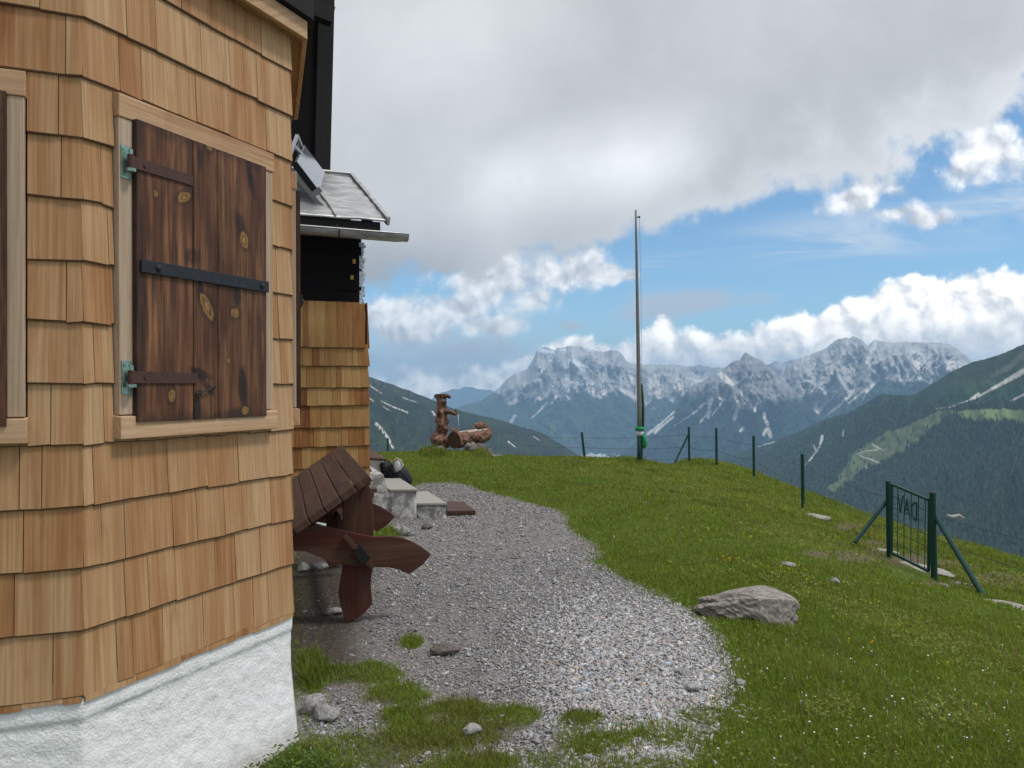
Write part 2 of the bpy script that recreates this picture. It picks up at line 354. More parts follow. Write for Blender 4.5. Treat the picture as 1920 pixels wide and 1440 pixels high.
def fn(T):
    g = T.n('ShaderNodeTexCoord').outputs['Object']; n = T.noise(T.v('MULTIPLY', g, (2, 2, 9)), 2.5, 5, 0.6); b = T.noise(g, 60, 3)
    out(T, T.mix(T.smooth(n, 0.35, 0.7), (0.30, 0.30, 0.295), (0.52, 0.51, 0.49)), 0.42, b, 0.1, 0.003, metal=0.65)
M['zinc'] = mat('dull_zinc_sheet', fn)
def metal(name, c, rough=0.55, m=0.5, var=0.4):
    def fn(T):
        g = T.n('ShaderNodeTexCoord').outputs['Object']; n = T.noise(g, 45, 5, 0.65); cc = T.mix(T.m('MULTIPLY', T.smooth(n, 0.4, 0.7), var), c, tuple(q*0.45 for q in c))
        out(T, cc, rough, n, 0.25, 0.002, metal=m)
    return mat(name, fn)
M['iron'] = metal('dark_blue_iron', (0.035, 0.038, 0.045), 0.6)
M['rust'] = metal('brown_painted_iron', (0.085, 0.042, 0.030), 0.65, 0.2)
M['zinc_green'] = metal('yellow_passivated_zinc', (0.30, 0.44, 0.38), 0.4, 0.6, 0.8)
M['alu'] = metal('aluminium', (0.45, 0.44, 0.43), 0.4, 0.8)
M['green_paint'] = metal('dark_green_paint', (0.008, 0.050, 0.034), 0.5, 0.0, 0.5)
M['wire'] = metal('old_fence_wire', (0.07, 0.07, 0.075), 0.6, 0.4)
M['panel_glass'] = mat('panel_glass', lambda T: out(T, (0.40, 0.42, 0.47), 0.10, metal=0.75, spec=0.8))
M['black_plastic'] = mat('black_plastic', lambda T: out(T, (0.012, 0.012, 0.014), 0.5))
def fn(T):
    c = T.attr('col', 'Color'); g = T.attr('gc', 'Vector'); a = T.noise(T.v('MULTIPLY', g, (150, 5, 1)), 1, 5, 0.6, 0.5)
    out(T, T.mix(T.smooth(a, 0.3, 0.75), c, T.mix(1.0, c, (2.1, 1.85, 1.55), 'MULTIPLY')), 0.7, a, 0.5, 0.004)
M['shutter'] = mat('weathered_dark_brown_boards', fn)
# ================================================================== ground height
_CP = np.array([(-3,0,0),(0,0,0),(3,0,-.12),(0,3.5,0),(-1,5,0),(-1.2,7.5,0),(-1,10,0),(.3,10.8,0),(-1.5,14,0),(2.84,18.4,0),(-1.6,22,-.05),(-.85,21.6,-.04),(-1.6,20,-.02),(1.64,5.7,-.03),
 (2.16,3.5,-.06),(3.67,5.94,-.35),(5.6,11,-.96),(5.5,12.1,-.88),(5.7,10,-.94),(5.44,15.5,-.67),(5.95,20.4,-.6),(5.57,22.6,-.52),(5.1,24,-.45),(8.03,13,-1.14),(3.7,16.9,-.25),
 (4.2,12.1,-.48),(2.45,5.95,-.16),(1.2,12,-.03),(1.0,8,0),(2.6,9,-.14),(2.84,24,-1.5),(6.3,28,-2.4),(9.5,19,-2.1),(10.2,12,-2.2),(9,6,-1.55),(-1.6,26,-1.2),(-4.5,22,-.1),(-6,26,-.9),
 (-8,32,-4),(0,31,-4.2),(6,36,-7.5),(13,21,-5.2),(15,10,-5.2),(22,32,-17),(0,60,-27),(-20,60,-27),(30,10,-15),(34,60,-38),(12,0,-3),(-6,10,0.1),(-6,0,0.1),(-20,20,0),(30,-8,-13),(-20,-8,0.5),(0,-8,0.2),(14,-8,-4)], float)
def _tps(r2): return np.where(r2 > 1e-9, r2*np.log(np.maximum(r2, 1e-12)), 0.0)
def _fit():
    n = len(_CP); d2 = ((_CP[:, None, :2]-_CP[None, :, :2])**2).sum(-1); K = _tps(d2)+np.eye(n)*0.15
    P = np.c_[np.ones(n), _CP[:, :2]]; A = np.zeros((n+3, n+3)); A[:n, :n] = K; A[:n, n:] = P; A[n:, :n] = P.T
    return np.linalg.solve(A, np.r_[_CP[:, 2], 0, 0, 0])
_W = _fit()
def zbase(x, y):
    x = np.asarray(x, float); y = np.asarray(y, float); s = _W[-3]+_W[-2]*x+_W[-1]*y
    for i, (a, b, _) in enumerate(_CP): s = s+_W[i]*_tps((x-a)**2+(y-b)**2)
    return s
def _zg0(x, y):
    k = sstep(0.6, 3.2, x+0.06*(y-8))*0.8+0.2
    return zbase(x, y)+k*(0.055*fbm(x*0.9, y*0.9, 3)+0.045*sstep(5, 11, y)*(ridged(x*0.8+2, y*0.9, 3)-.5)+0.04*sstep(8, 16, y)*fbm(x*0.42+3, y*0.42, 3)*k)
_gx = np.arange(-22, 36.05, 0.1); _gy = np.arange(-9, 62.05, 0.1)
_GX, _GY = np.meshgrid(_gx, _gy, indexing='ij'); _ZB = zbase(_GX, _GY); _ZT = _zg0(_GX, _GY)
def _bil(tab, x, y):
    x = np.asarray(x, float); y = np.asarray(y, float)
    u = np.clip((x+22)/0.1, 0, len(_gx)-1.001); v = np.clip((y+9)/0.1, 0, len(_gy)-1.001); i = u.astype(int); j = v.astype(int); a = u-i; b = v-j
    return tab[i, j]*(1-a)*(1-b)+tab[i+1, j]*a*(1-b)+tab[i, j+1]*(1-a)*b+tab[i+1, j+1]*a*b
def zg(x, y): return _bil(_ZT, x, y)
def zbase(x, y): return _bil(_ZB, x, y)
def gp(px, py):
    """point of the ground seen at a pixel"""
    d = ray(px, py); t = 0.6
    for _ in range(4000):
        q = EYE+d*t
        if q[2] < zg(q[0], q[1]): break
        t += 0.01+0.004*t
    lo, hi = t-0.2, t
    for _ in range(20):
        m = (lo+hi)/2; q = EYE+d*m
        if q[2] < zg(q[0], q[1]): hi = m
        else: lo = m
    return EYE+d*hi

# ================================================================== the hut
AZ = R(22.5)
dirv = lambda a: np.array([math.sin(a), math.cos(a), 0.0])
dB = dirv(AZ); dA = dirv(AZ+R(45)); dC = dirv(R(-16.6)); dSide = dirv(AZ-R(45)); dD = dirv(AZ-R(90))
nrm = lambda d: np.array([d[1], -d[0], 0.0])
P1 = pt(154, 1300, 2.78)*np.array([1, 1, 0]); P2r = pt(547, 1135, 3.8)*np.array([1, 1, 0])
LB = float(np.dot(P2r-P1, dB)); P2 = P1+dB*LB
LA = LB; P0 = P1-dA*LA; P3 = P2+dC*LB; P4 = P3+dD*2.4; PM = P0-dirv(AZ+R(90))*2.4
FAC = {'A': (P0, dA, LA), 'B': (P1, dB, LB), 'C': (P2, dC, LB), 'D': (P3, dD, 2.4)}
ZF = 0.585; EXPO = 0.206; ZTOP = 3.215
hut = thing('mountain_hut', 'shingle clad mountain hut with dark plank shutters and white roughcast base', 'hut', (float((P0+P3)[0]/2), float((P0+P3)[1]/2), 0.0))
def wp(fac, s, z, off=0.0):
    p0, d, L = FAC[fac]; q = p0+d*s+nrm(d)*off; return np.array([q[0], q[1], z])
def sz(fac, px, py, off=0.0):
    p0, d, L = FAC[fac]; q = on_plane(px, py, p0+nrm(d)*off, nrm(d)); return float(np.dot(q-p0, d)), float(q[2])
# white base: a wavy trowelled surface
def base_mesh():
    V = []; F = []; secs = []
    for fac in 'ABCD':
        p0, d, L = FAC[fac]; n = int(L/0.012)
        for i in range(n): secs.append((fac, L*i/n))
    zz = np.r_[np.linspace(-0.35, ZF-0.085, 62), np.linspace(ZF-0.083, ZF+0.03, 9)]
    nz = len(zz)
    fl = {f: i for i, f in enumerate('ABCD')}
    for fac, s in secs:
        p0, d, L = FAC[fac]; k = fl[fac]; u = s+k*1.2; nn = nrm(d)
        f = min(1.0, s/0.15); pv = {'A': nrm(dA), 'B': nrm(dA), 'C': nrm(dB), 'D': nrm(dC)}[fac]; e = min(1.0, (L-s)/0.15); nx = {'A': nrm(dB), 'B': nrm(dC), 'C': nrm(dD), 'D': nrm(dD)}[fac]
        nn = norm(nn*1.0 + 0.5*(1-f)*pv*1.0 + 0.5*(1-e)*nx) if fac != 'D' else nn
        w = fbm(u*11+zz*6, zz*19, 5); w2 = ridged(u*34+zz*24, zz*52-u*14, 3)
        band = sstep(ZF-0.092, ZF-0.078, zz)
        off = (0.006*w+0.0065*w2-0.003)*(1-band)+0.004*band*fbm(u*6+zz*0, zz*8, 3)+0.008*band+0.085*np.clip((0.33-zz)/0.6, 0, 1)**1.6
        for z, o in zip(zz, off): q = p0+d*s+nn*o; V.append((q[0], q[1], z))
    m = len(secs)
    F = [(i*nz+j, (i+1)*nz+j, (i+1)*nz+j+1, i*nz+j+1) for i in range(m-1) for j in range(nz-1)]
    mesh_obj('foundation', np.array(V), np.array(F), M['stucco'], hut, True)
base_mesh()
# core wall behind the shingles
mb = MB(); ring = [PM, P0, P1, P2, P3, P4]
inn = []
for i, q in enumerate(ring): inn.append(q)
mb.prism([np.array([q[0], q[1], ZF-0.06]) for q in inn], (0, 0, 2.95))
mb.build('core_wall', M['black_wood'], hut)
def shingle_wall(name, P, d, L, zrows, holes, matl, seed, wmin=0.085, wmax=0.235, parent=None, thick=0.0148, s_lo=0.0, s_hi=0.0, trims=None, butt=0.9):
    rg = random.Random(seed); mb = MB(); n = nrm(d)
    for k in range(len(zrows)-1):
        z0, z1 = zrows[k], zrows[k+1]; h = z1-z0; lo, hi = -s_lo, L+s_hi
        if trims and k in trims: hi -= trims[k]
        s = lo-rg.uniform(0, 0.1); cuts = []
        while s < hi:
            w = rg.uniform(wmin, wmax)
            if rg.random() < 0.25: w *= 0.65
            cuts.append((max(lo, s), min(hi, s+w))); s += w
        if len(cuts) > 1 and cuts[-1][1]-cuts[-1][0] < 0.035: a = cuts.pop(); cuts[-1] = (cuts[-1][0], a[1])
        if cuts[0][1]-cuts[0][0] < 0.035: a = cuts.pop(0); cuts[0] = (a[0], cuts[0][1])
        pieces = []
        for a, b in cuts:
            segs = [(a, b, z0, z1+0.045)]
            for (ha, hb, hz0, hz1) in holes:
                ns = []
                for (p, q, u, v) in segs:
                    if q <= ha or p >= hb or z1 <= hz0 or z0 >= hz1: ns.append((p, q, u, v)); continue
                    if p < ha: ns.append((p, ha, u, v))
                    if q > hb: ns.append((hb, q, u, v))
                    m0, m1 = max(p, ha), min(q, hb)
                    if u < hz0: ns.append((m0, m1, u, hz0))
                    if z1 > hz1: ns.append((m0, m1, hz1, v))
                segs = ns
            for sg in segs: pieces.append((sg, (a, b)))
        tones = {}
        for (a, b, u, v), key in pieces:
            if b-a < 0.006 or v-u < 0.01: continue
            if key not in tones: tones[key] = (rg.betavariate(1.7, 1.3), rg.uniform(-0.003, 0.003), rg.uniform(0.85, 1.12), rg.uniform(-0.003, 0.003), rg.uniform(0, 30))
            tn, jz, jt, tw, rr = tones[key]
            g = 0.0013 if a > lo+1e-4 else 0.0; g2 = 0.0013 if b < hi-1e-4 else 0.0
            ub = u+(jz if abs(u-z0) < 1e-6 else 0)
            fr = lambda z: thick*jt*(1-0.86*(z-z0)/(h+0.045))+0.003
            o0, o1 = fr(ub), fr(v)
            A = P+d*(a+g); B = P+d*(b-g2)
            q = lambda X, z, o: np.array([X[0]+n[0]*o, X[1]+n[1]*o, z])
            ch = min(0.005, 0.3*(v-ub)); oc = o0*0.80
            pts = [q(A, ub, 0.0), q(B, ub, 0.0), q(B, ub+ch+tw, o0), q(A, ub+ch-tw, o0), q(A, v, -0.002), q(B, v, -0.002), q(B, v, o1), q(A, v, o1)]
            G = [np.array([np.dot(x-P, d)+rr, x[2]+rr, rr]) for x in pts]
            mb.add(pts, [(3, 2, 6, 7), (2, 1, 5, 6), (0, 3, 7, 4), (4, 7, 6, 5)], G, tn)
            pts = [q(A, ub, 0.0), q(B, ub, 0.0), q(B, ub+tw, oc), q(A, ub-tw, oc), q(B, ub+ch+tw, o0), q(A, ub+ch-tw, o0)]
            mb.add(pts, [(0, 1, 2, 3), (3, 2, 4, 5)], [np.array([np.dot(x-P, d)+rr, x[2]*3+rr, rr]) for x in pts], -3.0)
    o = mb.build(name, matl, parent); return o
rows = [ZF-0.005]+[1.6+(730-716)*0.00179+EXPO*(k-5)+0.0 for k in range(1, 16)]
rows = [r for r in rows if r < ZTOP+0.1]
# openings on B and A
FO = 0.036; winB = (sz('B', 222, 500, FO)[0], sz('B', 513, 500, FO)[0], sz('B', 222, 828)[1]+0.01, sz('B', 360, 236)[1])
bw = winB[1]-winB[0]; aR = LA-0.158; winA = (aR-bw, aR, winB[2], winB[3]); winC = (0.135, 0.135+bw, winB[2], winB[3])
for fac, win, sd_ in (('A', winA, 3), ('B', winB, 12), ('C', winC, 21)):
    p0, d, L = FAC[fac]
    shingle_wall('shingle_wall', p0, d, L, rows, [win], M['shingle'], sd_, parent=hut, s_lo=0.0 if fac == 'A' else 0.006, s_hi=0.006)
    mb = MB(); q = lambda s, z, o: wp(fac, s, z, o)     # starter course under the first row
    rg = random.Random(sd_+50); s = 0.0
    while s < L:
        w = rg.uniform(0.1, 0.22); e = min(L, s+w); jz = rg.uniform(-0.004, 0.004)
        mb.hexa([q(s, ZF-0.022+jz, 0.0), q(e-0.001, ZF-0.022+jz, 0.0), q(e-0.001, ZF-0.022+jz, 0.017), q(s, ZF-0.022+jz, 0.017), q(s, ZF+0.05, 0.0), q(e-0.001, ZF+0.05, 0.0), q(e-0.001, ZF+0.05, 0.013), q(s, ZF+0.05, 0.013)]); s = e
    mb.build('starter_course', M['shingle'], hut)
# window frames
def window(fac, win, label=None):
    s0, s1, z0, z1 = win; jw = 0.105; lh = 0.082; sh = 0.085
    mb = MB(); q = lambda s, z, o: wp(fac, s, z, o)
    def board(a, b, u, v, o0, o1, along, skew=0.0, tone=None):
        mb.hexa([q(a, u, o0), q(b, u, o0), q(b, u, o1), q(a, u, o1), q(a, v, o0), q(b, v, o0), q(b, v+skew, o1), q(a, v+skew, o1)], along, tone)
    board(s0+0.004, s0+jw, z0+sh, z1-lh, 0.0, FO, 2)
    fr = mb.build('window_frame', M['plank_grey'], hut, bevel=0.003)
    mb = MB(); board(s1-jw, s1-0.004, z0+sh, z1-lh, 0.0, FO, 2); mb.build('side_jamb', M['plank_grey'], fr, bevel=0.003)
    mb = MB(); board(s0, s1, z1-lh, z1, 0.0, FO+0.005, 0); mb.build('lintel_board', M['plank'], fr, bevel=0.003)
    mb = MB(); board(s0-0.004, s1+0.004, z0, z0+sh, 0.0, FO+0.016, 0, -0.006); mb.build('sill', M['plank'], fr, bevel=0.003)
    mb = MB(); board(s0+jw, s1-jw, z0+sh, z1-lh, -0.03, 0.012, 2); mb.build('backing_board', M['black_wood'], fr)
    return fr
wB = window('B', winB); wA = window('A', winA); wC = window('C', winC)
# shutters
def shutter(fac, a, b, z0, z1, seams, knots, smears, strap, bar_z, hook, off=FO+0.001, th=0.022):
    ns, nz = 150, 240; ss = np.linspace(0, b-a, ns); zz = np.linspace(0, z1-z0, nz); S, Z = np.meshgrid(ss, zz, indexing='ij')
    board = np.zeros_like(S); dep = np.zeros_like(S); edges = [0]+seams+[b-a]
    for i in range(len(edges)-1):
        m_ = (S >= edges[i]) & (S <= edges[i+1]); board[m_] = i
    for e in seams: dep = np.maximum(dep, np.exp(-((S-e-0.0015*fbm(Z*6, Z*0+e*9, 3))/0.0028)**2))
    warp = S+0.012*fbm(S*7, Z*2.2+board*5, 3)
    col = np.zeros(S.shape+(3,)); k = 0.5+0.5*fbm(warp*26+board*7, Z*1.5+board*3, 4); k2 = 0.5+0.6*fbm(warp*70, Z*4, 3)
    tint = np.array([1.0, 0.86, 0.98, 1.05])[board.astype(int) % 4]
    col[:] = np.array([0.050, 0.0205, 0.0105]); lightw = sstep(0.42, 0.8, k*0.7+k2*0.3+0.16*fbm(S*5, Z*3, 3))[..., None]
    col = col*(1-lightw)+np.array([0.155, 0.070, 0.034])*lightw
    lw2 = (sstep(0.35, 0.75, fbm(warp*45+3, Z*2.2, 4)*0.5+0.5)*sstep(0.15, 0.5, (Z/(z1-z0))*0+0.5*fbm(S*4+9, Z*2+2, 2)+0.35))[..., None]*0.40
    col = col*(1-lw2)+np.array([0.28, 0.155, 0.075])*lw2
    col *= tint[..., None]
    ed = np.minimum(np.minimum(S, b-a-S)/0.05, np.minimum(Z, z1-z0-Z)/0.05); dk = (1-sstep(-0.1, 1.0, ed+0.8*fbm(S*14, Z*9, 3)))[..., None]*0.6
    col = col*(1-dk)+np.array([0.018, 0.010, 0.009])*dk
    for (cs, cz, rs, rz, rot, st) in smears:
        ca, sa = math.cos(rot), math.sin(rot); x = (S-cs)*ca+(Z-cz)*sa; y = -(S-cs)*sa+(Z-cz)*ca
        w = (1-sstep(0.5, 1.15, np.sqrt((x/rs)**2+(y/rz)**2)+0.35*fbm(S*30, Z*12, 3)))[..., None]*st; col = col*(1-w)+np.array([0.012, 0.008, 0.008])*w
    for (cs, cz, rs, rz, rot) in knots:
        ca, sa = math.cos(rot), math.sin(rot); x = (S-cs)*ca+(Z-cz)*sa; y = -(S-cs)*sa+(Z-cz)*ca
        r = np.sqrt((x/rs)**2+(y/rz)**2)+0.34*fbm(S*45+cs*9, Z*38, 4)
        w = (1-sstep(1.0, 2.1, r))[..., None]*0.6; col = col*(1-w)+np.array([0.016, 0.010, 0.008])*w
        w = (1-sstep(0.8, 1.08, r))[..., None]; ringc = (0.75+0.35*np.sin(r*9))[..., None]; col = col*(1-w)+np.array([0.20, 0.115, 0.038])*ringc*w
    wz = 0.0018*fbm(warp*60, Z*5, 4)
    O = off+th-0.007*dep+wz
    d0 = dep[..., None]; col = col*(1-0.85*d0)
    P = FAC[fac][0]; d = FAC[fac][1]; n = nrm(d)
    X = P+d*(a+S)[..., None]+n*O[..., None]; X[..., 2] = z0+Z
    V = X.reshape(-1, 3); idx = np.arange(ns*nz).reshape(ns, nz)
    F = [tuple(q) for q in np.stack([idx[:-1, :-1], idx[1:, :-1], idx[1:, 1:], idx[:-1, 1:]], -1).reshape(-1, 4)]
    gc = np.stack([warp+board*3.3, Z, board], -1).reshape(-1, 3)
    rim = np.concatenate([idx[:, 0], idx[-1, 1:], idx[::-1, -1][1:], idx[0, ::-1][1:-1]]); nb = len(V)
    back = V[rim].copy(); po = ((back-P)@n)[:, None]; back = back-n*(po-off)
    V = np.concatenate([V, back]); gc = np.concatenate([gc, gc[rim]]); cc = np.concatenate([col.reshape(-1, 3), np.tile([[0.03, 0.017, 0.012]], (len(rim), 1))])
    m_ = len(rim); F += [(rim[i], nb+i, nb+(i+1) % m_, rim[(i+1) % m_]) for i in range(m_)]; F.append(tuple(range(nb, nb+m_)))
    sh = mesh_obj('shutter', V, F, M['shutter'], hut, False, {'col': cc, 'gc': gc})
    q = lambda s, z, o: wp(fac, s, z, o); top = off+th
    if strap:
        for zc, ln in strap:
            mb = MB(); hh = 0.021
            mb.hexa([q(a-0.028, zc-hh, top+0.001), q(a+ln, zc-hh+0.001, top+0.001), q(a+ln, zc-hh+0.001, top+0.006), q(a-0.028, zc-hh, top+0.008), q(a-0.028, zc+hh, top+0.001), q(a+ln, zc+hh-0.002, top+0.001), q(a+ln, zc+hh-0.002, top+0.006), q(a-0.028, zc+hh, top+0.008)])
            mb.tube([q(a-0.03, zc-0.024, top+0.004), q(a-0.03, zc+0.024, top+0.004)], 0.012, 10)
            mb.tube([q(a+0.03, zc, top+0.004), q(a+0.03, zc, top+0.011)], 0.008, 8)
            mb.build('hinge_strap', M['rust'], sh)
            mb = MB(); hz = 0.058
            mb.hexa([q(a-0.05, zc-hz, off), q(a-0.008, zc-hz, off), q(a-0.008, zc-hz, off+.0035), q(a-0.05, zc-hz, off+.0035), q(a-0.05, zc+hz, off), q(a-0.008, zc+hz, off), q(a-0.008, zc+hz, off+.0035), q(a-0.05, zc+hz, off+.0035)])
            mb.tube([q(a-0.03, zc+0.02, top+0.004), q(a-0.03, zc+0.042, top+0.004)], 0.0075, 8); mb.tube([q(a-0.03, zc-0.036, top+0.004), q(a-0.03, zc-0.025, top+0.004)], 0.017, 10)
            for ds in (-0.04, -0.018):
                for dz in (-0.045, 0.045): mb.tube([q(a+ds, zc+dz, off+.003), q(a+ds, zc+dz, off+.0055)], 0.0045, 8)
            mb.build('hinge_plate', M['zinc_green'], sh)
    if bar_z:
        mb = MB(); hh = 0.0235; e0, e1 = a+0.012, b+0.006
        mb.hexa([q(e0, bar_z-hh, top+0.003), q(e1, bar_z-hh, top+0.003), q(e1, bar_z-hh, top+0.011), q(e0, bar_z-hh, top+0.011), q(e0, bar_z+hh, top+0.003), q(e1, bar_z+hh, top+0.003), q(e1, bar_z+hh, top+0.011), q(e0, bar_z+hh, top+0.011)])
        for s in (e0+0.075, e1-0.045): mb.tube([q(s, bar_z, top+0.010), q(s, bar_z, top+0.017), q(s, bar_z, top+0.020)], [0.014, 0.012, 0.005], 10)
        mb.build('iron_bar', M['iron'], sh, bevel=0.002)
    if hook:
        (sa, za), (sb, zb) = hook; mb = MB()
        mb.tube([q(sa, za, top+0.012), q((sa+sb)/2, (za+zb)/2, top+0.014), q(sb, zb, top+0.010), q(sb+0.004, zb-0.012, top-0.004)], 0.0035, 6)
        mb.tube([q(sa+0.012*math.cos(t), za+0.012*math.sin(t), top+0.010) for t in np.linspace(0, 6.1, 12)], 0.0032, 6)
        mb.build('hook', M['iron'], sh)
    return sh
OFF = FO+0.023
a0 = sz('B', 257, 500, OFF)[0]; b0 = sz('B', 499, 500, OFF)[0]; zb0 = (sz('B', 260, 793, OFF)[1]+sz('B', 500, 779, OFF)[1])/2; zt0 = (sz('B', 249, 222, OFF)[1]+sz('B', 497, 311, OFF)[1])/2
def L2(px, py): s, z = sz('B', px, py, OFF); return s-a0, z-zb0
kn = []
for (px, py, rx, ry, rot) in [(345, 370, 13, 9, 0.5), (292, 363, 4, 6, 0), (458, 450, 9, 17, 0.35), (388, 575, 9, 27, 0.55), (441, 587, 9, 9, 0), (428, 676, 4, 5, 0), (322, 742, 6, 12, 0), (393, 276, 6, 7, -0.3), (460, 770, 8, 8, 0)]:
    s, z = L2(px, py); kn.append((s, z, rx*0.0026, ry*0.0021, rot))
smr = []
for (px, py, rx, ry, rot, st) in [(470, 335, 9, 45, 0.25, .9), (445, 555, 10, 22, 0, .9), (375, 545, 9, 30, .1, .8), (375, 700, 30, 10, -.3, .85), (385, 720, 30, 8, -.75, .7), (375, 300, 8, 30, 0, .7), (455, 725, 14, 50, .15, .9), (445, 775, 40, 14, 0, .5), (370, 770, 9, 30, 0, .9), (360, 480, 20, 18, 0, .6), (450, 420, 12, 30, .3, .8), (265, 560, 9, 120, 0, .6), (485, 640, 8, 110, 0, .5)]:
    s, z = L2(px, py); smr.append((s, z, rx*0.0026, ry*0.0021, rot, st))
hook = tuple((sz('B', *p, OFF)) for p in ((369, 738), (400, 724)))
shutter('B', a0, b0, zb0, zt0, [L2(363, 500)[0], L2(409, 520)[0]], kn, smr, [(sz('B', 300, 319, OFF)[1]-0.003, L2(360, 340)[0]), (sz('B', 300, 708, OFF)[1], L2(368, 710)[0])], sz('B', 380, 518, OFF)[1], hook)
rs = random.Random(4)
def rk(n): return [(rs.uniform(0.05, 0.6), rs.uniform(0.05, 1.0), 0.018, 0.024, 0) for _ in range(n)]
shutter('A', winA[0]+0.085, winA[1]-0.052, zb0, zt0, [0.2, 0.44], rk(6), [(rs.uniform(.05, .6), rs.uniform(.1, 1), .03, .1, 0, .8) for _ in range(8)], None, None, None)
shutter('C', winC[0]+0.055, winC[1]-0.07, zb0+0.0, zt0, [0.2, 0.44], rk(5), [(rs.uniform(.05, .6), rs.uniform(.1, 1), .03, .1, 0, .8) for _ in range(8)], None, zb0+0.55, None)
# eaves: soffit, fascia boards, dark roof edge
def offs(o):
    pts = []; ds = [dirv(AZ+R(90)), dA, dB, dC, dD]; ps = [PM, P0, P1, P2, P3]
    base = [PM, P0, P1, P2, P3, P4]
    for i, q in enumerate(base):
        if i == 0: pts.append(q+nrm(ds[0])*o)
        elif i == 5: pts.append(q+nrm(dD)*o)
        else:
            n1, n2 = nrm(ds[i-1]), nrm(ds[i]); b = norm(n1+n2); pts.append(q+b*(o/np.dot(b, n1)))
    return pts
zq = lambda q, z: np.array([q[0], q[1], z])
OV = 0.085; ZS = ZTOP+0.02
o1, o2 = offs(OV-0.022), offs(OV)
mb = MB(); c0 = offs(-0.4)
for i in range(5): mb.hexa([zq(c0[i], ZS), zq(o1[i], ZS), zq(o1[i+1], ZS), zq(c0[i+1], ZS), zq(c0[i], ZS+0.02), zq(o1[i], ZS+0.02), zq(o1[i+1], ZS+0.02), zq(c0[i+1], ZS+0.02)], 1)
mb.build('soffit', M['plank'], hut)
mb = MB()
for i in range(5): mb.hexa([zq(o1[i], ZS-0.018), zq(o2[i], ZS-0.018), zq(o2[i+1], ZS-0.018), zq(o1[i+1], ZS-0.018), zq(o1[i], ZS+0.065), zq(o2[i], ZS+0.065), zq(o2[i+1], ZS+0.065), zq(o1[i+1], ZS+0.065)], 1)
mb.build('fascia', M['plank'], hut, bevel=0.002)
o3 = offs(OV+0.03); mb = MB()
ZR = ZS+0.07
for i in range(5): mb.hexa([zq(c0[i], ZR), zq(o3[i], ZR), zq(o3[i+1], ZR), zq(c0[i+1], ZR), zq(c0[i], ZR+0.5), zq(o3[i], ZR+0.10), zq(o3[i+1], ZR+0.10), zq(c0[i+1], ZR+0.5)], 1)
mb.build('bay_roof', M['black_wood'], hut)
# tall dark gable of the main house behind the bay
Gr = pt(611, 325, 10.75); Gt = pt(622, 0, 10.75)
lean = (Gt-Gr); d67 = dirv(AZ+R(45)); dback = dSide
mb = MB()
bot = zq(Gr, 2.2)-lean*((Gr[2]-2.2)/lean[2]); top = Gr+lean*((9.5-Gr[2])/lean[2])
mb.hexa([bot-d67*6.2, bot, bot+dback*5, bot-d67*6.2+dback*5, top-d67*6.2, top, top+dback*5, top-d67*6.2+dback*5], 2)
mb.build('gable_wall', M['tarpaper'], hut)
mb = MB(); mb.bar(bot-dback*0.02+np.array([0, 0, 0])+d67*0.004-d67*0.1, top-dback*0.02+d67*0.004-d67*0.1, 0.2, 0.06, up=dback); mb.bar(bot-dback*0.02-d67*0.95, top-dback*0.02-d67*0.75, 0.12, 0.05, up=dback)
mb.build('barge_board', M['black_wood'], hut)
mb = MB(); e = pt(585, 18, 10.2); mb.bar(e-d67*3.2+np.array([0, 0, 0.75]), e+d67*0.25+np.array([0, 0, -0.05]), 0.16, 0.2); mb.bar(e-d67*3.2+np.array([0, 0, 1.4]), e+d67*0.22+np.array([0, 0, 0.3]), 0.12, 0.16)
mb.build('roof_beam', M['black_wood'], hut)

# ================================================================== the annex
DA = 9.3
C0 = pt(689, 865, DA)*np.array([1, 1, 0]); dF = d67; nF = nrm(dF); LF = 2.6; F0 = C0-dF*LF; dS = dSide; nS = nrm(dS)
ann = thing('hut_annex', 'small annex with amber shingles, black tar paper wall and grey metal roof', 'annex', (float(C0[0]), float(C0[1]), 0))
zy = lambda y: float(pt(689, y, DA)[2])
ZA0 = zy(875); ZA1 = zy(576)
za = [zy(y) for y in (910, 875, 835, 800, 760, 727, 687, 653, 575)]
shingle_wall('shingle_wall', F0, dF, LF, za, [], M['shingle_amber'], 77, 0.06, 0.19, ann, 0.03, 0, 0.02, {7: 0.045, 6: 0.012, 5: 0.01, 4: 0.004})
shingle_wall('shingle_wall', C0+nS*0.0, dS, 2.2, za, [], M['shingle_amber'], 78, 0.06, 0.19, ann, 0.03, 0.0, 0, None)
tin = 0.02; ZB1 = zy(428)
mb = MB(); wb = [F0, C0-dF*tin, C0-dF*tin+dS*2.3, F0+dS*2.3]
mb.prism([zq(q, -0.3) for q in wb], (0, 0, ZA1+0.25), None); mb.build('plinth_wall', M['stucco'], ann)
wb2 = [F0+nF*0.003, C0-dF*0.06+nF*0.003, C0-dF*0.06+dS*2.3, F0+dS*2.3]
mb = MB(); mb.prism([zq(q, ZA1-0.06) for q in wb2], (0, 0, ZB1-ZA1+0.10)); mb.build('upper_wall', M['tarpaper'], ann)
for z, hh in ((zy(470), 0.05), (zy(540), 0.02), (zy(505), 0.012)):
    mb = MB(); mb.bar(zq(F0+nF*0.006, z), zq(C0-dF*0.062+nF*0.006, z-0.01), 0.012, hh*2); mb.build('tar_paper_lap', M['tarpaper'], ann)
def fn(T):
    g = T.n('ShaderNodeTexCoord').outputs['Object']; n = T.noise(g, 40, 5, 0.7); out(T, T.mix(T.smooth(n, .4, .6), (0.62, 0.66, 0.70), (0.28, 0.30, 0.32)), 0.35, n, 0.8, 0.01, metal=0.3)
M['foil'] = mat('crumpled_foil', fn)
mb = MB()
qb = C0-dF*0.085+nF*0.008
zz = np.linspace(zy(576), zy(455), 26)
